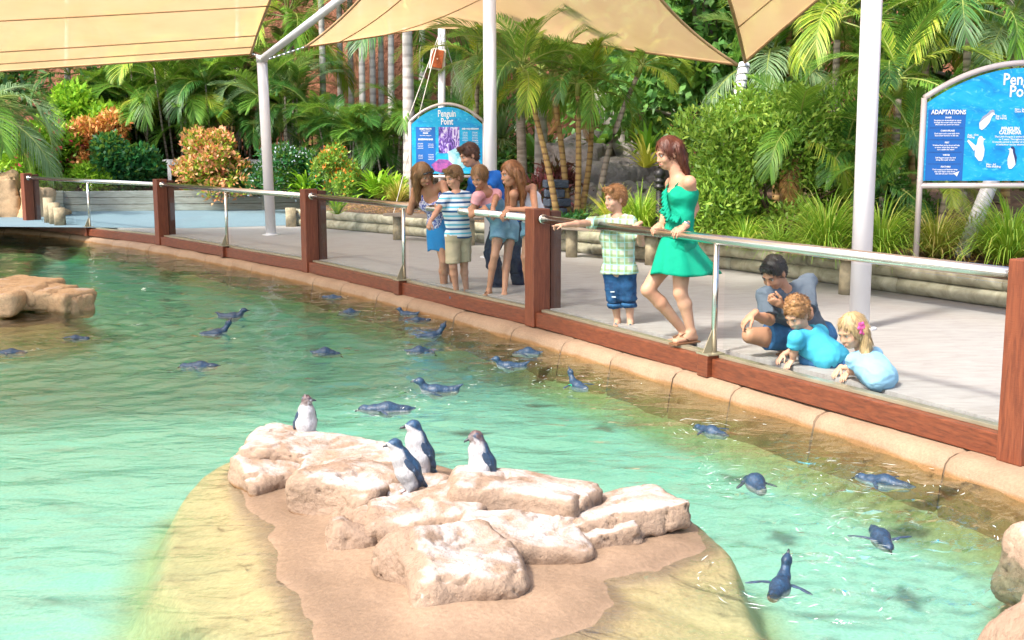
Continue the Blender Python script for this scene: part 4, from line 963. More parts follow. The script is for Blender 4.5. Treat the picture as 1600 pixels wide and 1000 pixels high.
tuft('dried grassy clump left of the fence group near the path', at(622, 312, 22.5, .42), .6, .02, 240, 'grassy', 227, None, droop=1.2)
tuft('yellow-green bromeliad with broad leaves behind the green dress woman', D(1010, 262, 17.2), .55, .075, 34, 'yellow', 228, None, 'bromeliad', 'bromeliad', .8, (.2, 1.4))
tuft('green broad-leaf clump above the yellow bromeliad', D(1012, 240, 17.8), .6, .09, 34, 'bright', 229, None, 'broad_leaf_plant', 'plant', 1., (.2, 1.4))
tuft('yellow spiky plant directly behind the pointing boy', at(958, 290, 15.9, .5), .55, .035, 60, 'yellow', 230, None, 'spiky_plant', 'plant', .4, (.5, 1.5))
# monstera-like leaves on the rocks
tuft('large split leaves growing on the garden rocks', D(937, 228, 21), .6, .2, 18, 'big', 231, None, 'broad_leaf_plant', 'plant', .8, (.1, 1.2))
tuft('broad green leaves by the foot of the whitish trunk', D(835, 250, 21.5), .8, .22, 18, 'big', 232, None, 'broad_leaf_plant', 'plant', .8, (.1, 1.2))
# big shrub right of centre, broad-leaved tree
shrub('big rounded light green bush around the roped leaning mast', at(1215, 330, 14.9, .38), (1.70, .95, 2.05), 21000, .105, .036, 'bush', 240, nb=44, r0=.40, stems=9)
shrub('smaller lobe of fine-leaved bush beside the green dress woman', at(1130, 335, 14.6, .38), (.55, .5, 1.25), 5200, .10, .032, 'bush', 241, r0=.28)
shrub('fine green bush below the large sign at right', at(1385, 340, 13.9, .36), (.8, .5, .9), 3600, .10, .03, 'palm_d' , 242)
def tree(label, base, H, cx, n, ll, lw, mat, seed):
    t = thing('broadleaf_tree', label, 'tree', base, 0, None)
    MB().tube([(0, 0, 0), (.1, 0, H * .4), (.0, .1, H * .8)], [.16, .12, .06], 10).build('trunk', M['trunk_g'], t, True)
    r = random.Random(seed); B = [((r.uniform(-1, 1) * cx, r.uniform(-1, 1) * cx * .6, H * r.uniform(.25, 1.05)), r.uniform(.35, .75)) for _ in range(34)]
    v, F = leaves(n, B, ll, lw, seed, -.1, .3, .3); obj('crown', mesh_data('crown', v, F, [LM[mat]]), t)
    m = MB()
    for c, rr in B[:9]: m.tube([(0, 0, H * .4), A(*c) * A(.5, .5, .9), c], [.06, .04, .015], 6)
    m.build('limb', M['trunk_g'], t, True)['kind'] = 'stuff'
tree('broad-leaved climbing tree between the two right sails', at(1105, 300, 19.5, .5), 4.4, 1.25, 8500, .20, .11, 'big', 250)
tree('darker broad-leaved tree at the top right of the middle sail', at(1030, 300, 24, .6), 5.6, 1.7, 7000, .24, .12, 'big', 251)
tree('shadowy tree behind the large right sign', at(1560, 300, 19.5, .6), 5.2, 1.8, 7000, .22, .10, 'back', 252)
# tussocks
TG = 'arching grass tussocks along the log wall'
for i, (px, py, y, L, n, mt, lab) in enumerate((
 (1290, 385, 12.7, .78, 620, 'grass', 'large arching tussock just left of the thickest pole'),
 (1375, 392, 12.6, .72, 420, 'grass', 'tussock between the thickest pole and the left leg of the large sign'),
 (1462, 385, 12.7, .68, 300, 'grassy', 'dry yellow tussock under the large sign'),
 (1575, 410, 12.0, .80, 560, 'grass', 'lush tussock at the right edge beside the plain leaning mast'),
 (1118, 345, 14.7, .62, 420, 'grass', 'tussock right of the green dress hem height, under the roped mast'),
 (1000, 345, 15.6, .70, 460, 'grass', 'tussock between the pointing boy and the green dress woman'),
 (1045, 325, 16.4, .70, 380, 'grass', 'tussock behind the woman in the green dress'),
 (1520, 385, 12.9, .62, 320, 'grassy', 'mixed dry tussock at the foot of the plain leaning mast'),
 (1165, 355, 14.0, .5, 220, 'grass', 'small tussock at the front foot of the big rounded bush'),
 (1220, 372, 13.3, .42, 200, 'bush', 'low green clump in mulch left of the large arching tussock'),
 (955, 335, 16.8, .5, 220, 'grass', 'small tussock at the foot of the leaning grey palm'),
 (1640, 400, 12.2, .8, 420, 'grass', 'tussock cut by the right edge of the view'))):
    tuft(lab, at(px, py, y, gz(y) - .02), L * 1.22, .019, n, mt, 260 + i, TG, droop=1.7)
# far mass of foliage against the cliff: nobody could count it
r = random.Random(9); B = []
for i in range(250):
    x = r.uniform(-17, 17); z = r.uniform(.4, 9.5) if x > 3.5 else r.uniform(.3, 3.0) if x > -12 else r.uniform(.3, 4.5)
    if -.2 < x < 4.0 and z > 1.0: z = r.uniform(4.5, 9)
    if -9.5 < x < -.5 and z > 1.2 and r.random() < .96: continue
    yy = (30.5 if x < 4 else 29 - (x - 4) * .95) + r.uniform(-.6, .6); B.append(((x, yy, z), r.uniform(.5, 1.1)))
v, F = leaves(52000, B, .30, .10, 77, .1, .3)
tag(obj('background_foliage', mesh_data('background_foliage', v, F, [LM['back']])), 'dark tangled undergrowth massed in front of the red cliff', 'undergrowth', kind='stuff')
# leaf litter on the mulch
rr = np.random.RandomState(3); i_ = rr.randint(0, len(LWs) - 1, 7000); q = rr.uniform(.15, 2.4, 7000); n = np.array([A(-(LWs[j + 1] - LWs[j])[1], (LWs[j + 1] - LWs[j])[0]) for j in i_]); n /= np.linalg.norm(n, axis=1, keepdims=True)
p = LWs[i_] + (LWs[i_ + 1] - LWs[i_]) * rr.rand(7000, 1) + n * q[:, None]
c = np.c_[p, .335 + .035 * q]; a = rr.uniform(0, 6.28, 7000); dx = np.c_[np.cos(a), np.sin(a), rr.uniform(-.3, .5, 7000)] * .035; dy = np.c_[-np.sin(a), np.cos(a), rr.uniform(-.3, .3, 7000)] * .012
v = np.stack([c - dx, c + dy, c + dx, c - dy], 1).reshape(-1, 3)
tag(obj('leaf_litter', mesh_data('leaf_litter', v, np.arange(28000).reshape(-1, 4), [LM['dry']])), 'dry brown leaf litter scattered over the mulch', 'leaf litter', kind='stuff')
# ------------------------------------------------------------------ signs
k = NT('sign_print'); v_ = k.coords('Object', (1, 1, 1.6)); f1 = k.noise(v_, 2.2, 5, .6, 1.6); f2 = k.noise(k.coords('Object', (1.5, 1, 3)), 5, 3, .6, 2.)
cc = k.ramp(f1, [(.3, (.0, .22, .62)), (.52, (.0, .40, .74)), (.75, (.03, .52, .80))]); cc = k.mix(k.ramp(f2, [(.56, (0, 0, 0)), (.70, (.8, .8, .8))]), cc, (.12, .62, .86)); k.bsdf(cc, .35); M['sign'] = k.m
def flat(name, c, rough=.45): 
    k = NT(name); k.bsdf(c, rough); return k.m
M['ink_w'] = flat('ink_white', (.85, .88, .9)); M['ink_b'] = flat('ink_blue', (.01, .14, .50)); M['ink_n'] = flat('ink_navy', (.02, .04, .16)); M['ink_g'] = flat('ink_grey', (.35, .40, .52))
M['coral'] = simple('ink_coral', (.45, .10, .36), .5, c2=(.10, .05, .25), scale=18, bump=0); M['ink_p'] = flat('ink_violet', (.20, .09, .50)); M['ink_m'] = flat('ink_magenta', (.55, .08, .32)); M['ink_a'] = simple('ink_aqua', (.55, .75, .80), .5, c2=(.10, .50, .65), scale=9, bump=0)
def text(parent, s, x, z, size, mat, sx=1., bold=0, align='CENTER', y=-.006, lh=1.):
    c = bpy.data.curves.new('lettering', 'FONT'); c.body = s; c.size = size; c.align_x = align; c.align_y = 'CENTER'; c.offset = bold; c.space_line = lh; c.resolution_u = 2
    o = bpy.data.objects.new('tmp', c); COL.objects.link(o); dg = bpy.context.evaluated_depsgraph_get(); me = bpy.data.meshes.new_from_object(o.evaluated_get(dg)); bpy.data.objects.remove(o)
    me.materials.clear(); me.materials.append(mat); q = obj('lettering', me, parent); q.location = (x, y, z); q.rotation_euler = (R(90), 0, 0); q.scale = (sx, 1, 1); return q
def rect(parent, name, x0, x1, z0, z1, mat, y=-.003): return obj(name, mesh_data(name, [(x0, y, z0), (x1, y, z0), (x1, y, z1), (x0, y, z1)], [[0, 1, 2, 3]], [mat]), parent)
def fpoly(parent, name, pts, mat, y=-.006, ox=0, oz=0, s=1.): return obj(name, mesh_data(name, [(ox + a * s, y, oz + b * s) for a, b in pts], [list(range(len(pts)))], [mat]), parent)
PENG = [(-.02, 0), (.06, 0), (.10, .12), (.11, .28), (.07, .42), (.07, .50), (.12, .53), (.06, .55), (.03, .60), (-.03, .60), (-.07, .54), (-.08, .44), (-.13, .30), (-.12, .12)]
PBACK = [(-.12, .10), (-.14, .30), (-.08, .44), (-.07, .54), (-.03, .60), (.03, .60), (.05, .56), (-.01, .52), (-.02, .44), (-.07, .30)]
def sign(label, c, rz, W_, Hs, arch, z0, legz, fr=.03):
    t = thing('info_sign', label, 'sign', (c[0], c[1], c[2]), rz)
    n = 24; top = [(W_ / 2 * math.cos(a) , 0) for a in (0,)]
    def az(x): return z0 + Hs + arch * (1 - (2 * x / W_) ** 2)
    xs = np.linspace(W_ / 2, -W_ / 2, n); pts = [(-W_ / 2 + .03, z0 + .05), (W_ / 2 - .03, z0 + .05)] + [(x * .97, az(x) - .05) for x in xs]
    flatpoly('panel', pts, .02, M['sign'], t)
    arc = [A(x, .01, az(x)) for x in np.linspace(-W_ / 2, W_ / 2, n)]
    MB().tube(arc, fr, 10).build('arched_top_bar', M['pinkmetal'], t, True)
    MB().tube([A(-W_ / 2, .01, z0), A(W_ / 2, .01, z0)], fr, 10).build('bottom_bar', M['pinkmetal'], t, True)
    for s_ in (-1, 1): MB().tube([A(s_ * W_ / 2, .01, legz), A(s_ * W_ / 2, .01, az(W_ / 2))], fr, 10).build('leg', M['pinkmetal'], t, True)
    return t, az
# large right sign
yS = 12.0; a = D(1441, 290, yS); b = D(1597, 290, yS); hw = b[0] - a[0]; s2 = D(1441, 153, yS)[2] - a[2]; ar = D(1597, 98, yS)[2] - D(1441, 153, yS)[2]
sg, az = sign('large arched blue penguin information sign at the right edge', (b[0] - .03, yS, .34), R(1), hw * 2, s2, ar, a[2] - .34, 0.)
u = 1 / (FOC / yS) ; zb = a[2] - .34
def sx2(px): return (px - 1597) * u
def sz2(py): return zb + (290 - py) * u
text(sg, 'Penguin', sx2(1594), sz2(129), .165, M['ink_w'], .86, .003); text(sg, 'Point', sx2(1594), sz2(147), .165, M['ink_w'], .86, .003)
rect(sg, 'text_panel', sx2(1449), sx2(1507), sz2(282), sz2(174), M['ink_b'])
text(sg, 'ADAPTATIONS', sx2(1480), sz2(178), .062, M['ink_w'], .85, .002)
rows = (('SHAPE', 186, ('Penguins are streamlined to move', 'through the water with very little', 'effort and can swim for hours.')), ('CAMOUFLAGE', 206, ('Dark back and a pale belly hide', 'them from hunters in the sea.')),
 ('FEET', 224, ('Webbed feet and a short tail help', 'to steer when they dive and', 'turn under the water.')), ('WINGS', 243, ('Stiff flippers push the bird', 'along like a pair of oars.')), ('FEATHERS', 261, ('Thick waterproof feathers keep', 'the cold water away from', 'the skin all year round.')))
for h, py, ls in rows:
    rect(sg, 'rule', sx2(1452), sx2(1504), sz2(py - 4.6), sz2(py - 4.1), M['ink_n'], -.005); text(sg, h, sx2(1480), sz2(py), .022, M['ink_w'], 1, .001)
    for i, l in enumerate(ls): text(sg, l, sx2(1479), sz2(py + 4.2 + i * 3.2), .0205, M['ink_w'], 1, .0006)
for s_, x, y_ in (('Sep - Oct\nEgg Laying', 1553, 185), ('Nov - Jan\nChick Rearing', 1582, 175), ('Aug - Oct\nMating', 1511, 214), ('May - Jul\nNest Building', 1543, 259)): text(sg, s_, sx2(x), sz2(y_), .028, M['ink_w'], 1, .0008, 'LEFT', lh=.8)
text(sg, 'PENGUIN\nCALENDAR', sx2(1577), sz2(206), .052, M['ink_w'], .85, .002, lh=.72)
for i, l in enumerate(('The Little Penguin is active for up', 'to 7 years. Throughout a', '12 month period a number of changes', 'in behaviour can be observed.')): text(sg, l, sx2(1580), sz2(215 + i * 4), .026, M['ink_w'], 1, .0006)
fpoly(sg, 'printed_penguin', PENG, M['ink_w'], ox=sx2(1532), oz=sz2(252), s=.42); fpoly(sg, 'printed_wing', [(-.10, .36), (-.30, .52), (-.33, .48), (-.15, .24)], M['ink_w'], ox=sx2(1532), oz=sz2(252), s=.42)
P_ = [(x * math.cos(-.6) - z * math.sin(-.6), x * math.sin(-.6) + z * math.cos(-.6)) for x, z in PENG]; Q_ = [(x * math.cos(-.6) - z * math.sin(-.6), x * math.sin(-.6) + z * math.cos(-.6)) for x, z in PBACK]
fpoly(sg, 'printed_penguin', P_, M['ink_w'], ox=sx2(1530), oz=sz2(203), s=.38); fpoly(sg, 'printed_back', Q_, M['ink_g'], -.008, ox=sx2(1530), oz=sz2(203), s=.38)
mir = lambda p: [(-x, z) for x, z in p]
fpoly(sg, 'printed_penguin', mir(PENG), M['ink_w'], ox=sx2(1582), oz=sz2(264), s=.38); fpoly(sg, 'printed_back', mir(PBACK), M['ink_n'], -.008, ox=sx2(1582), oz=sz2(264), s=.38)
fpoly(sg, 'printed_penguin', [(-.2, .2), (.2, .35), (.05, 0), (-.05, .1)], M['ink_w'], ox=sx2(1497), oz=sz2(276), s=.16)
# second sign
yS = 19.4; a = D(642, 276, yS); b = D(699, 276, yS); u = yS / FOC; hw = (699 - 642) * u
sg, az = sign('smaller arched blue sign with violet photograph behind the family group', (b[0], yS, .36), R(2), hw * 2, (276 - 192) * u, (192 - 165) * u, a[2] - .36, 0., .026); zb = a[2] - .36
def sx1(px): return (px - 699) * u
def sz1(py): return zb + (276 - py) * u
text(sg, 'Penguin', sx1(699), sz1(180), .155, M['ink_w'], .62, .003); text(sg, 'Point', sx1(699), sz1(192), .155, M['ink_w'], .62, .003)
rect(sg, 'text_panel', sx1(651), sx1(681), sz1(268), sz1(200), M['ink_b'], -.0025)
text(sg, 'FAIRY FACTS', sx1(666), sz1(203), .034, M['ink_w'], 1, .002); text(sg, 'FOOD', sx1(666), sz1(209.5), .03, M['ink_w'], 1, .002); text(sg, 'BREEDING BASE', sx1(666), sz1(219), .034, M['ink_w'], 1, .002)
text(sg, 'DID YOU KNOW?', sx1(735), sz1(203), .034, M['ink_w'], 1, .002)
for x, y_, n_, w_ in ((658, 225, 4, 12), (674, 226, 3, 12), (658, 243, 3, 10), (674, 242, 4, 12), (727, 208, 6, 11), (742, 208, 6, 12), (744, 221, 4, 9), (666, 206, 1, 22), (666, 213, 1, 26)):
    for i in range(n_): text(sg, ('the little penguin', 'lives on the coast', 'in small colonies', 'and eats fish each', 'day close to shore', 'all year round now')[i % 6], sx1(x), sz1(y_ + i * 2.5), .021, M['ink_w'], w_ / 12 * .62, .0004)
k = NT('violet_photo'); f1 = k.noise(k.coords('Object', (2, 1, 1), (0, R(25), 0)), 7, 4, .6, 1.5); k.bsdf(k.ramp(f1, [(.38, (.03, .02, .16)), (.5, (.25, .12, .62)), (.58, (.70, .66, .88))]), .4); M['violet'] = k.m
rect(sg, 'printed_photo', sx1(686), sx1(718), sz1(240), sz1(200), M['violet'], -.004)
fpoly(sg, 'printed_fish', [(674, 258), (686, 249), (700, 250), (708, 257), (714, 264), (700, 266), (690, 270), (680, 267)], M['coral'], -.005) .scale = (1, 1, 1)
o = [q for q in sg.children if q.name.startswith('printed_fish')][0]
me = o.data
for vv in me.vertices: vv.co = (sx1(vv.co.x), -.005, sz1(vv.co.z))
o = fpoly(sg, 'printed_wave', [(700, 238), (712, 232), (722, 246), (726, 262), (712, 268), (702, 256)], M['ink_a'], -.0045)
for vv in o.data.vertices: vv.co = (sx1(vv.co.x), -.0045, sz1(vv.co.z))
# ------------------------------------------------------------------ people
def skinmat(name, c):
    k = NT(name); v = k.coords('Object'); f = k.noise(v, 14, 4); col = k.ramp(f, [(.3, tuple(x * .9 for x in c)), (.7, tuple(min(1, x * 1.06) for x in c))])
    p = k.bsdf(col, .5, 0, k.bump(k.noise(v, 160, 2), .06, .001), .35); p.inputs['Subsurface Weight'].default_value = .12; p.inputs['Subsurface Radius'].default_value = (.02, .008, .004); return k.m
M['skin_f'] = skinmat('skin_fair', (.50, .265, .17)); M['skin_t'] = skinmat('skin_tanned', (.42, .205, .12)); M['skin_p'] = skinmat('skin_pale', (.54, .305, .205))
def hairmat(name, c, c2):
    k = NT(name); v = k.coords('Object', (1, 1, .22)); f = k.noise(v, 55, 4, .6, .6); f2 = k.noise(k.coords('Object'), 5, 3); col = k.mix(.5, k.ramp(f, [(.32, c2), (.68, c)]), k.ramp(f2, [(.35, c2), (.65, c)]))
    g_ = k.n('ShaderNodeNewGeometry'); col = k.mix(.55, col, k.ramp(g_.outputs['Random Per Island'], [(.1, c2), (.9, tuple(min(1, x * 1.35) for x in c))])); k.bsdf(col, .45, 0, k.bump(f, .5, .006), .4); return k.m
M['h_blond'] = hairmat('hair_blond', (.29, .155, .06), (.10, .045, .018)); M['h_brown'] = hairmat('hair_brown', (.085, .035, .018), (.03, .012, .008)); M['h_auburn'] = hairmat('hair_auburn', (.12, .032, .014), (.045, .012, .007))
M['h_ginger'] = hairmat('hair_ginger', (.35, .17, .065), (.16, .07, .025)); M['h_red'] = hairmat('hair_copper', (.28, .12, .045), (.11, .04, .014)); M['h_lt'] = hairmat('hair_light_blond', (.50, .34, .17), (.25, .15, .07)); M['h_dk'] = hairmat('hair_dark', (.022, .012, .009), (.008, .005, .004)); M['h_boy'] = hairmat('hair_fair_short', (.27, .15, .06), (.12, .06, .025))
M['lip'] = simple('lips', (.50, .13, .11), .4, bump=0); M['eyew'] = vcol('eyeball', .15, 0, 60); M['teeth'] = simple('teeth', (.8, .78, .72), .3, bump=0)
def fabric(name, c, c2=None, var=.08, sc=6):
    k = NT(name); v = k.coords('Object'); f = k.noise(v, sc, 4); col = k.ramp(f, [(.3, c2 or tuple(x * (1 - 2 * var) for x in c)), (.7, c)]); h = k.math('ADD', k.noise(v, 16, 3), k.math('MULTIPLY', k.noise(v, 260, 2), .12)); k.bsdf(col, .85, 0, k.bump(h, .5, .012), .2); return k.m
def stripes(name, c, c2, sc, dirn='Z', w=.5, extra=None):
    k = NT(name); v = k.coords('Object'); sx = k.n('ShaderNodeSeparateXYZ'); k.l(v, sx.inputs[0]); z = sx.outputs[dirn]
    m = k.math('FRACT', k.math('MULTIPLY', z, sc)); s_ = k.math('LESS_THAN', m, w); col = k.mix(s_, c, c2)
    if extra: m2 = k.math('LESS_THAN', k.math('FRACT', k.math('MULTIPLY', z, sc * .5)), w * .6); col = k.mix(m2, col, extra)
    k.bsdf(col, .85, 0, k.bump(k.noise(v, 16, 3), .5, .012), .2); return k.m
M['c_bluesk'] = fabric('skirt_blue', (.01, .20, .50)); M['c_navy'] = fabric('trousers_navy', (.012, .018, .045)); M['c_khaki'] = fabric('shorts_khaki', (.44, .38, .25)); M['c_royal'] = fabric('tee_royal', (.015, .12, .42))
M['c_teal'] = fabric('dress_teal', (.003, .30, .18), (.002, .24, .145)); M['c_denimd'] = fabric('denim_dark', (.02, .085, .20), (.008, .03, .09), sc=14); M['c_deniml'] = fabric('denim_light', (.22, .40, .52), (.13, .27, .40), sc=14); M['c_denimm'] = fabric('denim_mid', (.04, .14, .30), (.02, .07, .17), sc=14)
M['c_white'] = fabric('top_white', (.74, .74, .78)); M['c_pink'] = fabric('top_pink', (.74, .36, .38)); M['c_aqua'] = fabric('polo_aqua', (.06, .40, .56)); M['c_pale'] = fabric('top_pale_blue', (.27, .48, .64)); M['c_grey'] = fabric('shirt_charcoal', (.105, .125, .155), (.07, .085, .11))
M['leather'] = simple('sandal_leather', (.20, .085, .035), .6); M['rubber'] = simple('thong_rubber', (.03, .10, .14), .7); M['shoe'] = simple('trainer', (.05, .12, .2), .7); M['watch'] = simple('watch_metal', (.5, .5, .52), .25, .9)
M['c_stripe'] = stripes('tee_stripes', (.70, .76, .78), (.12, .50, .66), 21, 'Z', .38, (.03, .10, .24))
def plaid():
    k = NT('shirt_check'); v = k.coords('Object', (1, 1, 1), (0, 0, R(20))); sx = k.n('ShaderNodeSeparateXYZ'); k.l(v, sx.inputs[0]); col = (.50, .53, .42)
    for ax, sc, w, c, f in (('X', 15, .45, (.20, .30, .10), .6), ('Z', 15, .45, (.20, .30, .10), .6), ('X', 15, .12, (.35, .66, .66), .7), ('Z', 15, .12, (.35, .66, .66), .7)):
        m = k.math('MULTIPLY', k.math('LESS_THAN', k.math('FRACT', k.math('MULTIPLY', sx.outputs[ax], sc)), w), f); col = k.mix(m, col, c)
    k.bsdf(col, .85, 0, k.bump(k.noise(v, 16, 3), .5, .012), .2); return k.m
M['c_plaid'] = plaid()
def floral():
    k = NT('top_floral'); v = k.coords('Object'); f = k.noise(v, 34, 4, .7, 1.2); k.bsdf(k.ramp(f, [(.44, (.05, .07, .32)), (.5, (.30, .30, .60)), (.55, (.74, .72, .80))]), .85, 0, k.bump(k.noise(v, 16, 3), .5, .012), .2); return k.m
M['c_floral'] = floral()
def hand(sd_, w, d, n, thumb, s, curl=.5, pose=None, spread=.06):
    """fingers run along d, palm faces n, thumb side = thumb"""
    d = unit(d); n = unit(n - d * (n @ d)); t = unit(thumb - d * (thumb @ d) - n * (thumb @ n)); L = .185 * s
    sd_.cone(w - d * .03 * s, w + d * .03 * s, .0235 * s, .025 * s, .02, t, 1.25)
    sd_.ell(w + d * .055 * s, A(.036, .047, .0155) * s, [t, d, n], .012 * s)
    curl = curl if hasattr(curl, '__len__') else [curl] * 4
    for i, (o, l) in enumerate(((.027, .070), (.009, .078), (-.009, .072), (-.026, .056))):
        p = w + (d * (.085 - .006 * abs(i - 1)) + t * o) * s; a = curl[i] * .6; dd = unit(d + t * spread * (1.2 - i)); q = p - dd * .02 * s; r = .0092 * s
        for j, fr in enumerate((.45, .31, .24)):
            v = dd * math.cos(a) + n * math.sin(a); e = p + v * l * fr * s; sd_.cone(q if j == 0 else p, e, r, r * .9, .005 * s); p = e; r *= .9; a += curl[i] * (1.1 if j == 0 else .8)
    p = w + (d * .022 + t * .026) * s; v = unit(d * .75 + t * .75 + n * .3); e = p + v * .038 * s; sd_.cone(p, e, .0125 * s, .011 * s, .012 * s); v = unit(d * 1.0 + t * .25 + n * .4); e2 = e + v * .030 * s; sd_.cone(e, e2, .0105 * s, .009 * s, .004 * s); sd_.cone(e2, e2 + unit(v + n * .3) * .022 * s, .009 * s, .0078 * s, .004 * s)
def wrinkle(v, n, amp, seed=0, sc=14):
    f = fbm(v * sc * .6 + seed, 2); q = v * A(sc * .45, sc * .45, sc * .9); g = np.exp(-(vnoise(q + 1.5 * fbm(v * 5 + seed, 2)[:, None] + seed) / .22) ** 2); g2 = np.exp(-(vnoise(q[:, [1, 2, 0]] * .8 + 7 + seed) / .2) ** 2)
    return v + n * (amp * (f * .5 + g * .55 + g2 * .35 - .12))[:, None]
    f = fbm(v * sc + seed, 2); g = 1 - np.abs(fbm(v * A(sc * .6, sc * .6, sc * .35) + seed + 5, 2)) * 2.2; return v + n * (amp * (f * .6 + g * .9))[:, None]
def make(name, sd_, mat, parent, org, amp=0, seed=0, smooth=1, sc=14, vf=None):
    v, F = sd_.run(); n = vnormals(v, F)
    if amp: v = wrinkle(v, n, amp, seed, sc)
    if vf: v = vf(v, n)
    return obj(name, mesh_data(name, v - org, F, [mat], True), parent)
def person(label, J, face, H=1.7, kid=0, skin='skin_f', hair=None, hstyle='short', clothes=(), hands=(), feet='bare', smile=0, up=None, girth=1., group=None, root=None, fem=0, toes=None, hk=1., flow=None):
    s = H / 1.7; g = s * girth; hs = hk * (.235 if not kid else .218) / .23 * (1 if not kid else 1.0)
    org = A(J['pel'][0], J['pel'][1], 0) if root is None else root
    t = thing('person', label, 'person', org, 0, group); P = {k_: np.asarray(v, float) for k_, v in J.items()}
    w = unit(P['shR'] - P['shL']); w2 = unit(P['hipR'] - P['hipL']); spine = unit(P['neck'] - P['pel'])
    B = []          # (tag, kind, args)
    def cone(tg, a, b, ra, rb, k=.03, ww=None, ws=1.): B.append((tg, a, b, ra, rb, k, ww, ws))
    chest = P.get('chest'); chest = P['pel'] + (P['neck'] - P['pel']) * .68 if chest is None else chest
    waist = P.get('waist'); waist = (P['pel'] + chest) / 2 if waist is None else waist
    hr = .094 * g * (1.06 if fem else 1); wr = (.082 if fem else .10) * g; cr_ = (.098 if fem else .112) * g
    cone('hip', P['hipL'] + spine * .02, P['hipR'] + spine * .02, hr, hr, .05)
    cone('torso', P['pel'], waist, .098 * g, wr, .05, w2, 1.40); cone('torso', waist, chest, wr, cr_, .05, w, 1.38); cone('torso', chest, P['neck'] - spine * .055 * s, cr_, .062 * g, .05, w, 1.45)
    for sh in ('shL', 'shR'): cone('shoulder', P['neck'] - spine * .03 * s, P[sh], .048 * g, .050 * g, .035)
    cone('neck', P['neck'] - spine * .02, P['head'] * .55 + P['neck'] * .45, .056 * s * (1 if not kid else .9), .05 * s * (1 if not kid else .9), .03)
    for q in 'LR':
        sh, el, wrp = P['sh' + q], P['el' + q], P['wr' + q]; m = (sh + el) / 2
        cone('armU' + q, sh, m, .048 * g, .043 * g, .03); cone('armM' + q, m, el, .043 * g, .037 * g, .01); cone('armL' + q, el, el + (wrp - el) * .35, .038 * g, .037 * g, .02); cone('armL' + q, el + (wrp - el) * .35, wrp, .037 * g, .025 * g, .02)
        hp, kn, an = P['hip' + q], P['kn' + q], P['an' + q]; m = (hp + kn) / 2
        cone('legU' + q, hp, m, .088 * g, .074 * g, .035); cone('legM' + q, m, kn, .074 * g, .055 * g, .015)
        sh_ = an - kn; back = unit(np.cross(sh_, w2)) ; back = back * (1 if back @ unit(face * A(1, 1, 0)) < 0 else -1)
        cone('shin' + q, kn, kn + sh_ * .3 + back * .012 * s, .054 * g, .055 * g, .02); cone('shin' + q, kn + sh_ * .3 + back * .012 * s, an, .055 * g, .034 * g, .02)
        fd = unit((toes or {}).get(q, face * A(1, 1, 0))); hl = an + A(0, 0, -.045 * s) - fd * .03 * s; to = hl + fd * .20 * s; to[2] = min(to[2], hl[2] - .012 * s)
        cone('foot' + q, an, hl, .036 * s, .030 * s, .02); cone('foot' + q, an, (hl + to) / 2 + A(0, 0, .012 * s), .032 * s, .03 * s, .02); cone('foot' + q, hl, to, .028 * s, .024 * s, .02, unit(np.cross(fd, A(0, 0, 1))), 1.35)
    sb = SDF(.0095 if not kid else .0085)
    for tg, a, b, ra, rb, k_, ww, ws in B: sb.cone(a, b, ra, rb, k_, ww, ws)
    if fem:
        fw = unit(np.cross(A(0, 0, 1), w)); fw = fw * (1 if fw @ face > 0 else -1); fw = unit(fw - spine * (fw @ spine))
        for sg in (-1, 1): B.append(('torso', chest + fw * .075 * g + w * .065 * g * sg - spine * .01, chest + fw * .078 * g + w * .065 * g * sg - spine * .012, .048 * g, .048 * g, .04, None, 1.)); b_ = B[-1]; sb.cone(*b_[1:])
    V, Fq = sb.run(); vs = [V]; fs = [Fq]; off = len(V)
    # head
    F_ = unit(face); U_ = unit((up if up is not None else A(0, 0, 1)) - F_ * (F_ @ (up if up is not None else A(0, 0, 1)))); R_ = np.cross(F_, U_); c = P['head']; ax = [R_, F_, U_]
    def hp(x, y, z): return c + (R_ * x + F_ * y + U_ * z) * hs
    def he(o, x, y, z, r, k_=.02, sub=False): o.ell(hp(x, y, z), A(*r) * hs, ax, k_, sub)
    sh = SDF(.0048 * hs)
    he(sh, 0, -.014, .032, (.073, .093, .083)); he(sh, 0, .022, -.03, (.057 if not kid else .06, .068, .082), .03); he(sh, 0, .050, -.088 if not kid else -.08, (.028, .024, .022), .03)
    he(sh, 0, .080, .022, (.048, .012, .010), .015)
    for sg in (-1, 1): he(sh, .031 * sg, .098, .006, (.015, .013, .011), .010, True); he(sh, .036 * sg, .062, -.032, (.022, .022, .022), .02); he(sh, .076 * sg, -.008, -.006, (.009, .018, .029), .006)
    sh.cone(hp(0, .082, .010), hp(0, .099, -.030), .008 * hs, .0115 * hs, .014); he(sh, .010, .090, -.034, (.008, .010, .007), .008); he(sh, -.010, .090, -.034, (.008, .010, .007), .008)
    he(sh, 0, .080, -.064, (.026, .014, .016), .012)
    sh.cone(hp(0, -.02, -.03), P['neck'] * .75 + c * .25, .052 * hs, .052 * s, .03)
    v, f = sh.run(); vs.append(v); fs.append(f + off); off += len(v)
    for q, d, n, th, cu in hands:
        o = SDF(.0034 * max(s, .8)); hand(o, P['wr' + q], A(*d), A(*n), A(*th), s * .98, cu); v, f = o.run(); vs.append(v); fs.append(f + off); off += len(v)
    obj('body', mesh_data('body', np.concatenate(vs) - org, np.concatenate(fs), [M[skin]], True), t)
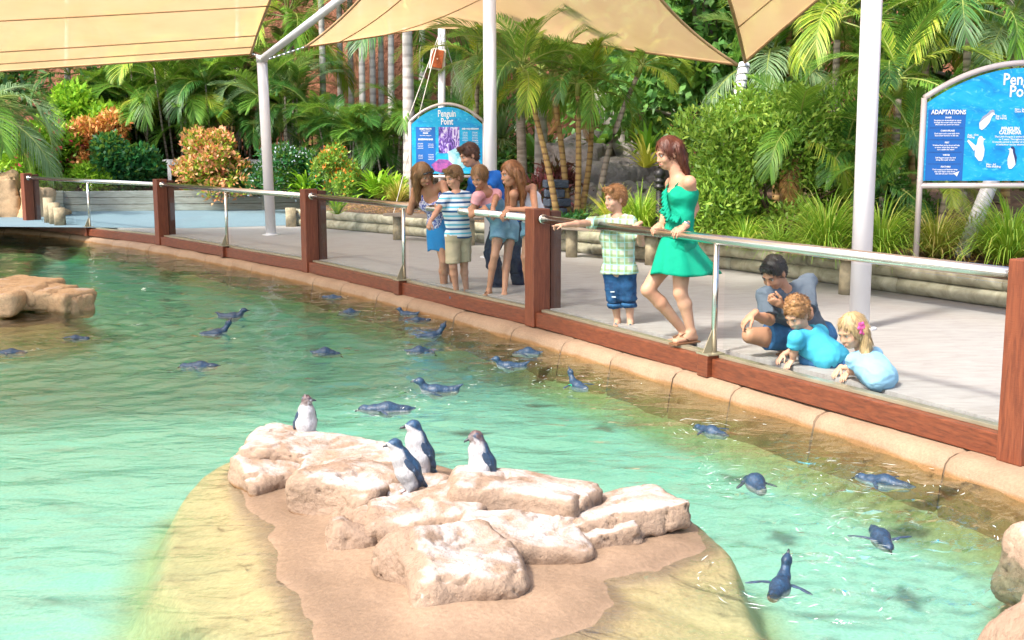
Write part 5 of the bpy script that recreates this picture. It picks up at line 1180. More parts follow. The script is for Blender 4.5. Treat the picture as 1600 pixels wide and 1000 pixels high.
    # face details
    for sg in (-1, 1):
        e = hp(.031 * sg, .0785, .006); r = .0104 * hs; m = MB(); n1, n2 = 10, 8
        vv = []; cl = []
        for i in range(n2 + 1):
            for j in range(n1):
                th = math.pi * i / n2; ph = 2 * math.pi * j / n1; d = F_ * math.cos(th) + (R_ * math.cos(ph) + U_ * math.sin(ph)) * math.sin(th); vv.append(e + d * r); cl.append((.03, .02, .015) if th < .62 else (.62, .58, .56))
        ff = [[i * n1 + j, i * n1 + (j + 1) % n1, (i + 1) * n1 + (j + 1) % n1, (i + 1) * n1 + j] for i in range(n2) for j in range(n1)]
        obj('eye', mesh_data('eye', np.array(vv) - org, ff, [M['eyew']], True, np.array(cl)), t)
        MB().tube([hp(.014 * sg, .093, .024), hp(.031 * sg, .092, .030), hp(.049 * sg, .076, .025)], [.0032 * hs, .0042 * hs, .002 * hs], 6).build('eyebrow', M[hair], t, True, org=org)
        MB().tube([hp(.018 * sg, .090, .013), hp(.031 * sg, .0935, .0165), hp(.045 * sg, .082, .012)], .0013 * hs, 5).build('eyelid', M['h_dk'], t, True, org=org)
    zz = -.064; wl = .026 if smile else .018; up_ = .008 if smile else 0
    MB().tube([hp(-wl, .083, zz + up_), hp(-.008, .0935, zz + .003), hp(.008, .0935, zz + .003), hp(wl, .083, zz + up_)], [.002 * hs, .0042 * hs, .0042 * hs, .002 * hs], 6).build('lip', M['lip'], t, True, org=org)
    MB().tube([hp(-wl * .9, .083, zz + up_ - .002), hp(0, .0925, zz - .009 - (.004 if smile else 0)), hp(wl * .9, .083, zz + up_ - .002)], [.002 * hs, .0048 * hs, .002 * hs], 6).build('lip', M['lip'], t, True, org=org)
    if smile: MB().tube([hp(-wl * .7, .086, zz + .003), hp(0, .0925, zz - .003), hp(wl * .7, .086, zz + .003)], [.002 * hs, .0062 * hs, .002 * hs], 6).build('teeth', M['teeth'], t, True, org=org)
    # hair
    hd = SDF(.0055 * hs); th = .008 if hstyle == 'crop' else .015
    he(hd, 0, -.018, .040, (.073 + th, .093 + th, .083 + th * 1.1)); he(hd, 0, -.045, -.01, (.066 + th * .7, .062, .075), .02)
    hd.cut(hp(0, 0, -.075 if hstyle in ('short', 'crop', 'curly') else -.5), U_ * -1)
    he(hd, 0, .098, -.024 if hstyle == 'long' else -.030, (.080, .078 if hstyle == 'long' else .074, .104 if hstyle == 'long' else .094) if hstyle != 'crop' else (.085, .078, .098), .012, True)
    if hstyle in ('short', 'crop'):
        for sg in (-1, 1): he(hd, .095 * sg, .035, -.055, (.05, .05, .07), .01, True)
        if hstyle == 'short': hd.cone(hp(-.05, .062, .098), hp(.055, .066, .100), .020 * hs, .022 * hs, .02)
        else: hd.cone(hp(-.035, .062, .098), hp(.035, .064, .100), .015 * hs, .015 * hs, .02)
    if hstyle == 'curly':
        r = random.Random(3)
        for i in range(60):
            a = r.uniform(0, 6.28); el = r.uniform(.1, 1.57); d = A(math.cos(a) * math.cos(el), math.sin(a) * math.cos(el), math.sin(el))
            if d[1] > .45 and d[2] < .55: continue
            q = d * A(.088, .106, .10) + A(0, -.018, .040); he(hd, *q, (.017, .017, .017), .006)
    if flow:          # locks: lists of points
        for pts, r0_, r1_ in flow:
            pts = [hp(*p) if len(p) == 3 and not isinstance(p, np.ndarray) else p for p in pts]; n_ = len(pts) - 1
            for i in range(n_): hd.cone(pts[i], pts[i + 1], (r0_ + (r1_ - r0_) * i / n_) * hs, (r0_ + (r1_ - r0_) * (i + 1) / n_) * hs, .012, R_, 1.5)
    def hv(v, n):
        q = (v - c) @ np.array(ax).T; a = np.arctan2(q[:, 0], -q[:, 1] + .001); st = vnoise(np.c_[a * 16, q[:, 2] * 5, q[:, 1] * 14]) + .6 * vnoise(np.c_[q[:, 0] * 170, q[:, 2] * 14, q[:, 1] * 170]); return v + n * (.0028 * st * hs)[:, None]
    v, F = hd.run(); n = vnormals(v, F); v = hv(v, n); rs = np.random.RandomState(len(label)); ns = 1500 if hstyle in ('long',) else 1300
    ii = rs.choice(len(v), ns); p = v[ii]; nn = n[ii]; q = (p - c) @ np.array(ax).T
    if hstyle == 'long': fl = -np.tile(A(0, 0, 1), (ns, 1)) - F_ * .25 * (q[:, 2:3] > 0)
    elif hstyle == 'curly': fl = rs.normal(size=(ns, 3))
    else: fl = F_ * .8 - U_ * .5 + R_ * np.sign(q[:, :1]) * .3 * (q[:, 2:3] < .09) - F_ * 1.4 * (q[:, 1:2] < -.02)
    fl = fl + rs.normal(size=(ns, 3)) * .22; fl = fl - nn * (fl * nn).sum(1, keepdims=True) * .9; fl /= np.linalg.norm(fl, axis=1, keepdims=True) + 1e-9
    wv = np.cross(fl, nn); ln = (.055 if hstyle == 'long' else .020) * hs * rs.uniform(.6, 1.4, (ns, 1)); w0 = .0026 * hs
    lift = .007 * hs if hstyle == 'long' else .008 * hs
    sv = np.stack([p - wv * w0, p + wv * w0, p + fl * ln * .5 + nn * lift + wv * w0 * .8, p + fl * ln * .5 + nn * lift - wv * w0 * .8, p + fl * ln + nn * lift * .4 + wv * w0 * .2, p + fl * ln + nn * lift * .4 - wv * w0 * .2], 1).reshape(-1, 3)
    b0 = np.arange(ns)[:, None] * 6; sf = np.concatenate([b0 + [0, 1, 2, 3], b0 + [3, 2, 4, 5]]) + len(v)
    obj('hair', mesh_data('hair', np.concatenate([v, sv]) - org, np.concatenate([F, sf]), [M[hair]], True), t)
    # clothes
    for nm, mt, tags, cuts, amp in clothes:
        o = SDF(.0095 if not kid else .0085)
        for tg, a, b, ra, rb, k_, ww, ws in B:
            for tk, spec in tags.items():
                if tg == tk or (tg[:-1] == tk and tg[-1] in 'LR'):
                    inf, fr, fl = (spec, 1., 0) if not hasattr(spec, '__len__') else (spec + (0,))[:3]
                    bb = a + (b - a) * fr; rr = ra + (rb - ra) * fr; o.cone(a, bb, ra + inf, rr + inf + fl, k_, ww, ws, False, hasattr(spec, '__len__') and (fr < 1 or fl > .004))
        for p, n in cuts:
            if hasattr(n, '__len__'): o.cut(p, n)
            else: o.ell(p, A(n, n, n * 1.1), None, .006, True)
        make(nm, o, M[mt], t, org, amp, len(nm))
    for q in 'LR':
        an = P['an' + q]; fd = unit((toes or {}).get(q, face * A(1, 1, 0))); hl = an + A(0, 0, -.045 * s) - fd * .03 * s; to = hl + fd * .20 * s; sdv = unit(np.cross(fd, A(0, 0, 1)))
        z = min(hl[2], to[2]) - .028 * s
        if feet in ('sandal', 'thong'):
            m = MB(); L = .125 * s; cc = (hl + to) / 2; m.box(A(cc[0], cc[1], z - .006), (.27 * s, .095 * s, .018), ax=[unit(fd * A(1, 1, 0)), sdv, A(0, 0, 1)]); mt = M['leather'] if feet == 'sandal' else M['rubber']; m.build('sole', mt, t, bevel=.004, org=org)
            tp_ = cc + fd * .055 * s + A(0, 0, .028 * s); m = MB(); m.tube([cc - sdv * .044 * s + A(0, 0, -.01), tp_, cc + sdv * .044 * s + A(0, 0, -.01)], .0065, 6)
            if feet == 'sandal': m.tube([an + sdv * .036 * s - A(0, 0, .01), an + fd * .036 * s + A(0, 0, .002), an - sdv * .036 * s - A(0, 0, .01), an - fd * .042 * s - A(0, 0, .0), an + sdv * .036 * s - A(0, 0, .01)], .0065, 6); m.tube([an + fd * .036 * s, tp_], .006, 6)
            m.build('strap', mt, t, True, org=org)
        elif feet == 'shoe':
            o = SDF(.009); o.cone(hl, to, .036 * s, .032 * s, .02, sdv, 1.25).cone(an - A(0, 0, .02), hl, .040 * s, .038 * s, .02).cone(an - A(0, 0, .02), (hl + to) / 2, .038 * s, .036 * s, .02); make('shoe', o, M['shoe'], t, org)
    return t, org, ax, hp
def skirt(name, mat, parent, org, rings, folds=11, depth=.10, seed=1, n=72):
    """rings: (centre, axis_a, axis_b) half axes vectors from top to hem"""
    v = []; m = len(rings)
    for i, (c, a, b) in enumerate(rings):
        q = i / (m - 1)
        for j in range(n):
            th = 2 * math.pi * j / n; f = 1 + depth * q ** 1.2 * (math.sin(folds * th + seed) * .6 + math.sin((folds * .6 // 1) * th + 2 * seed + 1.5 * q) * .5)
            v.append(c + (a * math.cos(th) + b * math.sin(th)) * f + A(0, 0, .015 * q * math.sin(3 * th + seed)) - org)
    F = [[i * n + j, i * n + (j + 1) % n, (i + 1) * n + (j + 1) % n, (i + 1) * n + j] for i in range(m - 1) for j in range(n)]
    o = obj(name, mesh_data(name, v, F, [M[mat]], True), parent); md = o.modifiers.new('thickness', 'SOLIDIFY'); md.thickness = .005; return o
def onrail(px, up=.058, back=.07):
    p, d = rail_at(px); n = A(-d[1], d[0], 0); n = n * (1 if n[1] > 0 else -1); return p + n * back + A(0, 0, up)
def ik(a, b, l1, l2, pole):
    d = b - a; L = np.linalg.norm(d); u = d / L
    if L >= (l1 + l2) * .995: return a + d * l1 / (l1 + l2)
    x = (l1 * l1 - l2 * l2 + L * L) / (2 * L); h = math.sqrt(max(l1 * l1 - x * x, 0)); p = A(*pole); p = unit(p - u * (p @ u)); return a + u * x + p * h
def pj(y0):
    return lambda px, py, dy=0.: D(px, py, y0 + dy)
FG = 'family group leaning on the fence rail'; RGp = 'visitors by the right fence bay'
N_ = A(.84, .54, 0); T_ = A(.54, -.84, 0)       # rail normal (deck side) and tangent near the family
def build_people():
    # ---- woman in the green dress
    j = pj(9.30); Hh = 1.70
    J = dict(head=j(1044, 240, .0), neck=j(1060, 277), shL=j(1077, 285, -.14), shR=j(1050, 287, .17), chest=j(1066, 305), waist=j(1063, 340), pel=j(1060, 378), hipL=j(1066, 388, -.09), hipR=j(1054, 388, .09),
        knR=j(1012, 453, .02), anR=j(1071, 521, .12), knL=j(1063, 458, -.12), anL=j(1080, 519, -.12))
    J['wrL'] = onrail(1059, .062, .06); J['wrR'] = onrail(1022, .062, .07)
    J['elL'] = ik(J['shL'], J['wrL'], .27, .24, (.45, .85, -.1)); J['elR'] = ik(J['shR'], J['wrR'], .28, .25, (.1, .9, -.3))
    hd = (-.55, -.60, -.25)
    t, og, ax, hp = person('woman in a green ruffled dress with long auburn hair and tan sandals', J, A(-.93, -.38, -.30), Hh, 0, 'skin_f', 'h_auburn', 'long', hands=(('L', hd, (-.2, .1, -1), (-.6, .6, 0), .55), ('R', hd, (-.2, .1, -1), (.7, -.6, 0), .55)), feet='sandal', smile=1, group=RGp, fem=1,
        toes={'L': A(-.75, -.55, 0), 'R': A(-.8, -.45, 0)}, clothes=(('dress_bodice', 'c_teal', {'torso': .010, 'hip': .014}, ((J['neck'] + A(-.03, 0, -.05), .082), (j(1066, 289), A(.1, -.1, 1)))  , .008),),
        flow=(([(-.03, -.06, .05), (.0, -.10, -.05), (.03, -.09, -.16), (.05, .00, -.27), (.05, .05, -.42)], .055, .030), ([(.04, -.06, .05), (.055, -.07, -.08), (.05, -.04, -.2), (.045, .03, -.36), (.04, .06, -.52)], .045, .018), ([(-.05, -.05, .04), (-.055, -.07, -.06), (-.03, -.09, -.17), (.01, -.05, -.28)], .045, .03)))
    W2 = unit(J['hipR'] - J['hipL']); fw = unit(np.cross(A(0, 0, 1), W2)); p = J['pel']
    rg = []
    for q, z, a, b, sh_ in ((0, .15, .128, .098, 0), (.2, .06, .158, .122, 0), (.45, -.04, .195, .16, .0), (.7, -.14, .232, .215, .025), (1, -.245, .265, .275, .055), (1, -.265, .268, .28, .06)):
        rg.append((p + A(sh_, 0, z), W2 * a * .95, fw * b))
    skirt('dress_skirt', 'c_teal', t, og, rg, 11, .07, 2)
    ch = J['chest']; m = MB()
    for sg, s_ in ((-1, 'shL'), (1, 'shR')):
        b = ch + (J[s_] - ch) * .62 + A(0, 0, .0); m.tube([ch + (J[s_] - ch) * .50 - fw * .0 + A(-.09, -.02, .02), b + A(-.035, -.015, .075), b + A(.03, 0, .078), ch + (J[s_] - ch) * .5 + A(.085, 0, -.02)], .0055, 6)
    m.build('shoulder_strap', M['c_teal'], t, True, org=og)
    v = []; n = 26                      # two ruffle bands across the bodice
    for kx, (p0, p1, wd) in enumerate(((j(1040, 293, .02), j(1047, 338, -.16), .05), (j(1036, 322, .0), j(1062, 341, -.17), .045))):
        for i in range(n):
            q = i / (n - 1); c = p0 + (p1 - p0) * q + A(-.018, -.03, 0) * math.sin(math.pi * q); o = A(-1, -.6, 0) * .022 * (1 + math.sin(i * 1.9)); v += [c + A(.012, .02, .01), c + o * .6 + A(0, 0, -wd * .5), c + o + A(0, 0, -wd)]
    F = [[kx * n * 3 + i * 3 + a, kx * n * 3 + i * 3 + a + 1, kx * n * 3 + (i + 1) * 3 + a + 1, kx * n * 3 + (i + 1) * 3 + a] for kx in (0, 1) for i in range(n - 1) for a in (0, 1)]
    o = obj('ruffle', mesh_data('ruffle', np.array(v) - og, F, [M['c_teal']], True), t); md = o.modifiers.new('thickness', 'SOLIDIFY'); md.thickness = .004
    wd = unit(J['elL'] - J['wrL']); MB().tube([J['wrL'] + wd * .02, J['wrL'] + wd * .042], .031, 12).build('wristwatch', M['watch'], t, True, org=og)
    # ---- pointing boy
    j = pj(10.15); Hh = 1.24
    J = dict(head=j(961, 311), neck=j(966, 338), shR=j(944, 347, .07), shL=j(985, 347, -.06), pel=j(968, 422), chest=j(965, 370), hipR=j(957, 428, .04), hipL=j(979, 428, -.03), knR=j(960, 468, .02), anR=j(965, 501, .06), knL=j(982, 467, -.02), anL=j(985, 502, .0))
    J['elR'] = j(912, 349, -.10); J['wrR'] = j(879, 352, -.30); J['elL'] = j(1002, 380, -.12); J['wrL'] = onrail(990, .05, .05)
    t, og, ax, hp = person('boy in a checked shirt and ripped denim shorts pointing with one arm', J, A(-.85, -.50, -.12), Hh, 1, 'skin_p', 'h_ginger', 'short', (
        ('shirt', 'c_plaid', {'torso': .021, 'hip': (.027), 'shoulder': .016, 'armU': .018, 'armM': (.020, .5, .004), 'legU': (.026, .35, .0)}, ((J['neck'] + A(-.01, -.01, .02), .062), (j(970, 427), A(.05, 0, -1))), .006),
        ('shorts', 'c_denimd', {'hip': .010, 'legU': (.014, 1, .004), 'legM': (.020, 1, .010), 'shin': (.026, .10, .008)}, (), .009)),
        (('R', (-.92, -.38, .02), (-.1, .1, -1), (.2, -1, 0), [.02, .9, 1.1, 1.2]), ('L', (-.7, -.6, -.3), (0, .1, -1), (-.5, .6, 0), .7)), 'thong', 1, group=RGp, toes={'L': A(-.1, -1, 0), 'R': A(-.3, -1, 0)}, girth=1.05, hk=1.0)
    for k_ in 'LR':
        kn = J['kn' + k_]; MB().tube([kn + A(0, 0, -.035), kn + A(0, 0, -.062)], .066, 14).build('rolled_cuff', M['c_denimm'], t, True, org=og)
    for (px, py, a) in ((985, 452, .3), (981, 460, -.2), (984, 466, .2), (957, 456, .2), (959, 464, -.3)):
        q = j(px, py, -.085 if px > 970 else -.06); MB().box(q, (.036, .006, .010), rz=a).build('ripped_patch', M['c_white'], t, org=og)
    # ---- woman in floral top
    j = pj(12.95); Hh = 1.66
    J = dict(head=j(661, 273, -.12), neck=j(672, 296, -.02), shR=j(650, 297, .12), shL=j(692, 289, -.06), pel=j(690, 346, .22), chest=j(676, 312, .06), hipR=j(683, 350, .16), hipL=j(700, 350, .28), knR=j(694, 408, .1), anR=j(694, 459, .2), knL=j(707, 410, .2), anL=j(712, 459, .35))
    J['wrR'] = onrail(641, .05, .03); J['wrL'] = onrail(655, .07, .05); J['elR'] = ik(J['shR'], J['wrR'], .27, .24, (-.3, .2, -1)); J['elL'] = onrail(690, .09, .10)
    t, og, ax, hp = person('long-haired woman in floral top and blue skirt, leftmost at the rail', J, A(.62, -.66, -.42), Hh, 0, 'skin_t', 'h_blond', 'long', (
        ('top', 'c_floral', {'torso': .010, 'hip': .012}, ((J['neck'] + A(0, -.02, -.05), .10),)  , .008),), (('R', (-.3, -.6, -.7), (.3, .2, -.8), (1, -.3, 0), .5), ('L', (-.8, .2, -.4), (-.2, -.1, -1), (0, -1, 0), .6)), 'thong', 1, group=FG, fem=1, toes={'L': A(-.5, -.9, 0), 'R': A(-.5, -.9, 0)},
        up=A(-.25, 0, 1), flow=(([(.07, -.01, .03), (.085, .0, -.06), (.085, .02, -.15), (.07, .05, -.26)], .030, .022), ([(-.07, -.01, .03), (-.09, .0, -.06), (-.10, .01, -.16), (-.10, .03, -.28), (-.09, .04, -.36)], .034, .020), ([(0, -.08, .03), (0, -.10, -.08), (-.02, -.08, -.2)], .06, .04)))
    W2 = unit(J['hipR'] - J['hipL']); W2 = unit(A(W2[0], W2[1], 0)); fw = A(-W2[1], W2[0], 0); p = J['pel']
    skirt('skirt', 'c_bluesk', t, og, [(p + A(-.0, 0, z), W2 * a, fw * b) for z, a, b in ((.10, .15, .115), (.0, .175, .15), (-.13, .178, .158), (-.31, .165, .15), (-.33, .163, .148))], 7, .03, 1)
    MB().tube([hp(-.085, .03, .075), hp(-.088, .055, .045), hp(-.06, .085, .062), hp(0, .10, .075), hp(.06, .085, .062)], [.008, .018, .012, .008, .012], 8).build('sunglasses', M['black'], t, True, org=og)
    MB().tube([J['wrR'] + unit(J['elR'] - J['wrR']) * .02, J['wrR'] + unit(J['elR'] - J['wrR']) * .045], .031, 12).build('bracelet', M['c_white'], t, True, org=og)
    # ---- boy with striped tee
    j = pj(12.45); Hh = 1.28
    J = dict(head=j(709, 277), neck=j(713, 300), shR=j(696, 309, -.05), shL=j(730, 307, .06), pel=j(716, 366, .06), chest=j(713, 328), hipR=j(708, 372, .02), hipL=j(724, 371, .1), knR=j(708, 415), anR=j(714, 458, .1), knL=j(725, 412, .1), anL=j(729, 457, .15))
    J['elR'] = j(684, 328, -.20); J['wrR'] = j(672, 347, -.42); J['wrL'] = onrail(708, .045, .03); J['elL'] = ik(J['shL'], J['wrL'], .20, .18, (.9, .2, -.5))
    person('boy in striped tee and khaki shorts dangling a fist over the rail', J, A(-.70, -.62, -.30), Hh, 1, 'skin_f', 'h_boy', 'short', (
        ('tee', 'c_stripe', {'torso': .013, 'hip': .016, 'shoulder': .012, 'armU': .016, 'armM': (.018, .35, .003)}, ((J['neck'] + A(-.01, -.01, .02), .060), (j(714, 372), A(0, 0, -1)))  , .008),
        ('shorts', 'c_khaki', {'hip': .013, 'legU': (.018, 1, .004), 'legM': (.024, .85, .012)}, (), .009)), (('R', (-.3, -.1, -1), (.3, .8, 0), (.9, -.4, 0), 1.25), ('L', (-.8, -.4, -.3), (-.1, 0, -1), (.4, -.8, 0), .6)), 'shoe', 1, group=FG, toes={'L': A(-.3, -1, 0), 'R': A(-.4, -.9, 0)}, girth=1.02)
    # ---- man in blue tee
    j = pj(12.75); Hh = 1.80
    J = dict(head=j(733, 243, -.05), neck=j(751, 272, .1), shR=j(742, 285, -.13), shL=j(775, 277, .22), pel=j(790, 340, .30), chest=j(765, 298, .15), hipR=j(783, 346, .22), hipL=j(800, 346, .38), knR=j(767, 397, -.1), anR=j(781, 457, .1), knL=j(803, 405, .2), anL=j(813, 460, .3))
    J['wrR'] = onrail(684, .07, .07); J['elR'] = ik(J['shR'], J['wrR'], .33, .29, (-.1, .3, -1)); J['wrL'] = onrail(738, .07, .08); J['elL'] = ik(J['shL'], J['wrL'], .33, .29, (.6, .2, -1))
    person('man in a royal blue T-shirt and dark trousers leaning over the children', J, A(-.86, -.42, -.35), Hh, 0, 'skin_f', 'h_brown', 'short', (
        ('tee', 'c_royal', {'torso': .013, 'hip': .013, 'shoulder': .014, 'armU': .018, 'armM': (.020, .6, .006)}, ((J['neck'] + A(-.02, -.01, .025), .078),), .012),
        ('trousers', 'c_navy', {'hip': .012, 'legU': .014, 'legM': .018, 'shin': (.020, 1, .008)}, (), .012)), (('R', (-.5, -.8, -.2), (-.2, .1, -1), (.8, -.5, 0), .7), ('L', (-.6, -.7, -.2), (-.2, .1, -1), (-.8, .5, 0), .7)), 'shoe', 0, group=FG, toes={'L': A(-.3, -1, 0), 'R': A(-.4, -.9, 0)}, up=A(-.1, 0, 1))
    # ---- girl in pink
    j = pj(12.15); Hh = 1.38
    J = dict(head=j(749, 277, -.05), neck=j(760, 299, .03), shR=j(746, 307, -.08), shL=j(776, 303, .08), pel=j(788, 350, .26), chest=j(767, 318, .1), hipR=j(780, 356, .2), hipL=j(798, 356, .3), knR=j(773, 400, .05), anR=j(764, 454, .1), knL=j(793, 402, .18), anL=j(788, 461, .0))
    J['wrR'] = onrail(753, .05, .04); J['elR'] = ik(J['shR'], J['wrR'], .21, .19, (-.6, .3, -1)); J['wrL'] = onrail(768, .05, .02); J['elL'] = ik(J['shL'], J['wrL'], .21, .19, (.9, .2, -.9))
    person('girl in a pink top with denim overalls shorts smiling beside the striped boy', J, A(-.45, -.78, -.38), Hh, 1, 'skin_t', 'h_blond', 'long', (
        ('top', 'c_pink', {'torso': .009, 'shoulder': .011, 'armU': (.014, .8, .004)}, ((J['neck'] + A(0, -.02, .0), .068),), .004),
        ('overalls', 'c_deniml', {'torso': .014, 'hip': .015, 'legU': (.020, .85, .014)}, ((J['chest'] + A(0, 0, .01), A(-.3, .0, .8)),), .010)), (('R', (.3, -.8, -.4), (0, .1, -1), (-.9, -.3, 0), .7), ('L', (.1, -.6, -.8), (0, .4, -.7), (-.9, -.1, 0), .5)), 'sandal', 1, group=FG, toes={'L': A(-.2, -1, 0), 'R': A(-.4, -.9, 0)}, fem=0, girth=.92,
        flow=(([(0, -.08, .05), (.03, -.11, -.02), (.07, -.10, -.12), (.11, -.05, -.25), (.13, -.02, -.36)], .045, .018),))
    # ---- girl in white tank
    j = pj(11.85); Hh = 1.52
    J = dict(head=j(798, 272, -.1), neck=j(812, 297, .0), shR=j(803, 303, -.12), shL=j(832, 294, .08), pel=j(838, 345, .28), chest=j(824, 313, .1), hipR=j(830, 352, .2), hipL=j(846, 352, .3), knR=j(821, 402, .05), anR=j(826, 462, .2), knL=j(835, 402, .2), anL=j(840, 462, .35))
    J['wrR'] = onrail(787, .05, .04); J['elR'] = ik(J['shR'], J['wrR'], .24, .22, (-.1, .5, -1)); J['wrL'] = onrail(793, .06, .01); J['elL'] = onrail(823, .07, .10)
    person('girl in a white tank top with long coppery hair beside the middle timber post', J, A(-.88, -.42, -.18), Hh, 0, 'skin_t', 'h_red', 'long', (
        ('tank_top', 'c_white', {'torso': .012, 'hip': .012}, ((J['neck'] + A(0, -.02, -.02), .080),), .010),
        ('shorts', 'c_deniml', {'hip': .013, 'legU': (.016, .8, .014)}, (), .009)), (('R', (-.3, -.7, -.7), (0, .3, -1), (-.9, -.1, 0), .4), ('L', (-.7, -.5, -.6), (-.1, .2, -1), (.3, -.9, 0), .45)), 'sandal', 1, group=FG, fem=0, girth=.92, toes={'L': A(-.3, -1, 0), 'R': A(-.4, -.9, 0)},
        flow=(([(.065, -.02, .03), (.085, -.01, -.06), (.085, .02, -.18), (.075, .06, -.33), (.07, .08, -.42)], .036, .018), ([(-.06, -.03, .03), (-.075, -.05, -.08), (-.06, -.07, -.2), (-.03, -.05, -.34)], .036, .02), ([(0, -.08, .02), (.0, -.10, -.08), (.02, -.08, -.2)], .06, .035)))
    # ---- crouching man
    j = pj(8.62); Hh = 1.80
    J = dict(head=j(1209, 427, -.12), neck=j(1226, 455, -.0), shR=j(1195, 462, -.16), shL=j(1262, 442, .12), pel=j(1268, 527, .16), chest=j(1238, 478, .02), waist=j(1255, 508, .1), hipR=j(1254, 527, .04), hipL=j(1284, 527, .26), knR=j(1172, 524, -.10), anR=j(1236, 548, .02), knL=j(1262, 548, -.22), anL=j(1302, 553, .08))
    J['elR'] = j(1202, 500, -.28); J['wrR'] = j(1176, 492, -.48); J['elL'] = j(1262, 492, -.16); J['wrL'] = j(1222, 476, -.30)
    person('man in a charcoal short-sleeved shirt and denim shorts crouching with chin on fist', J, A(-.62, -.62, -.62), Hh, 0, 'skin_t', 'h_dk', 'crop', (
        ('shirt', 'c_grey', {'torso': .013, 'hip': .014, 'shoulder': .010, 'armU': .013, 'armM': (.017, .7, .012)}, ((J['neck'] + A(-.03, -.02, .02), .078),), .016),
        ('shorts', 'c_denimm', {'hip': .012, 'legU': (.018, 1, .004), 'legM': (.022, .35, .01)}, (), .012)), (('R', (-.8, -.35, -.6), (.5, .1, -.8), (.5, -.8, 0), [.35, .75, .9, 1.0]), ('L', (-.9, -.2, .35), (.1, .5, .5), (-.3, .3, .9), 1.3)), 'sandal', 0, group=RGp, toes={'L': A(-.9, -.3, 0), 'R': A(-.9, -.35, 0)})
    # ---- curly boy
    j = lambda px, py, dy=0.: D(px - 2, py - 6, 8.28 + dy); Hh = 1.12
    J = dict(head=j(1247, 497, -.05), neck=j(1262, 524), shR=j(1246, 535, -.13), shL=j(1283, 525, .10), pel=j(1303, 566, -.06), chest=j(1273, 543, .0), hipR=j(1297, 569, -.12), hipL=j(1312, 567, .02), knR=j(1264, 566, -.02), anR=j(1318, 575, -.12), knL=j(1278, 564, .12), anL=j(1330, 572, .0))
    J['elR'] = j(1243, 553, -.10); J['wrR'] = j(1240, 569, -.08); J['elL'] = j(1250, 548, .04); J['wrL'] = j(1226, 560, .06)
    person('curly ginger-haired boy in an aqua polo shirt leaning forward on his hands', J, A(-.66, -.55, -.55), Hh, 1, 'skin_p', 'h_ginger', 'curly', (
        ('polo', 'c_aqua', {'torso': .019, 'hip': .028, 'shoulder': .014, 'armU': .018, 'armM': (.022, .5, .006)}, ((J['neck'] + A(-.01, -.01, .015), .062),), .010),
        ('jeans', 'c_denimm', {'hip': .012, 'legU': .016, 'legM': .018, 'shin': .018}, (), .009)), (('R', (-.6, -.5, -.5), (.1, 0, -1), (-.5, .8, 0), .2), ('L', (-.6, -.5, -.5), (.1, 0, -1), (.5, -.8, 0), .2)), 'shoe', 0, group=RGp, toes={'L': A(.5, .8, 0), 'R': A(.5, .8, 0)}, girth=1.08, hk=1.0)
    # ---- girl with flower
    j = lambda px, py, dy=0.: D(px, py - 9, 7.70 + dy); Hh = 1.10
    J = dict(head=j(1331, 527, -.05), neck=j(1347, 560), shR=j(1333, 572, -.08), shL=j(1367, 563, .10), pel=j(1377, 600, -.24), chest=j(1360, 581, -.10), hipR=j(1371, 603, -.28), hipL=j(1384, 600, -.18), knR=j(1350, 594, -.04), anR=j(1374, 606, -.24), knL=j(1358, 592, .06), anL=j(1384, 603, -.12))
    J['elR'] = j(1334, 588, -.03); J['wrR'] = j(1326, 590, .05); J['elL'] = j(1338, 582, .12); J['wrL'] = j(1312, 584, .15)
    t, og, ax, hp = person('little girl in a pale blue top with a pink flower in her long light hair', J, A(-.82, -.42, -.38), Hh, 1, 'skin_p', 'h_lt', 'long', (
        ('top', 'c_pale', {'torso': .012, 'hip': .018, 'shoulder': .010, 'armU': (.012, .6, .012)}, ((J['neck'] + A(-.01, -.01, .015), .062),), .010),
        ('skirt', 'c_pale', {'hip': .008, 'legU': .008, 'legM': (.012, .6)}, (), .009)), (('R', (-.6, -.5, -.5), (.1, 0, -1), (-.5, .8, 0), .2), ('L', (-.6, -.5, -.5), (.1, 0, -1), (.5, -.8, 0), .2)), 'bare', 1, group=RGp, toes={'L': A(.4, .8, 0), 'R': A(.4, .8, 0)}, girth=1.05,
        flow=(([(-.06, -.04, .02), (-.078, -.03, -.08), (-.085, .02, -.17), (-.08, .06, -.29), (-.075, .07, -.38)], .032, .016), ([(-.05, -.07, .02), (-.07, -.05, -.10), (-.09, .0, -.22), (-.085, .04, -.34)], .03, .014), ([(.05, -.07, .02), (.06, -.08, -.1), (.05, -.05, -.22)], .032, .016)))
    fl = SDF(.004); c = hp(-.094, -.012, .050)
    for k_ in range(2):
        cc = c + (ax[2] * -.03 + ax[1] * -.006) * k_
        for i in range(5):
            a = i * 1.2566 + k_; d = ax[1] * math.cos(a) + ax[2] * math.sin(a); fl.ell(cc + d * .02 - ax[0] * .004, A(.014, .017, .007), [np.cross(d, ax[0]), d, ax[0]], .003)
    M['petal'] = simple('petal_pink', (.80, .10, .32), .6, var=.25, scale=40); make('flower_clip', fl, M['petal'], t, og)
build_people()
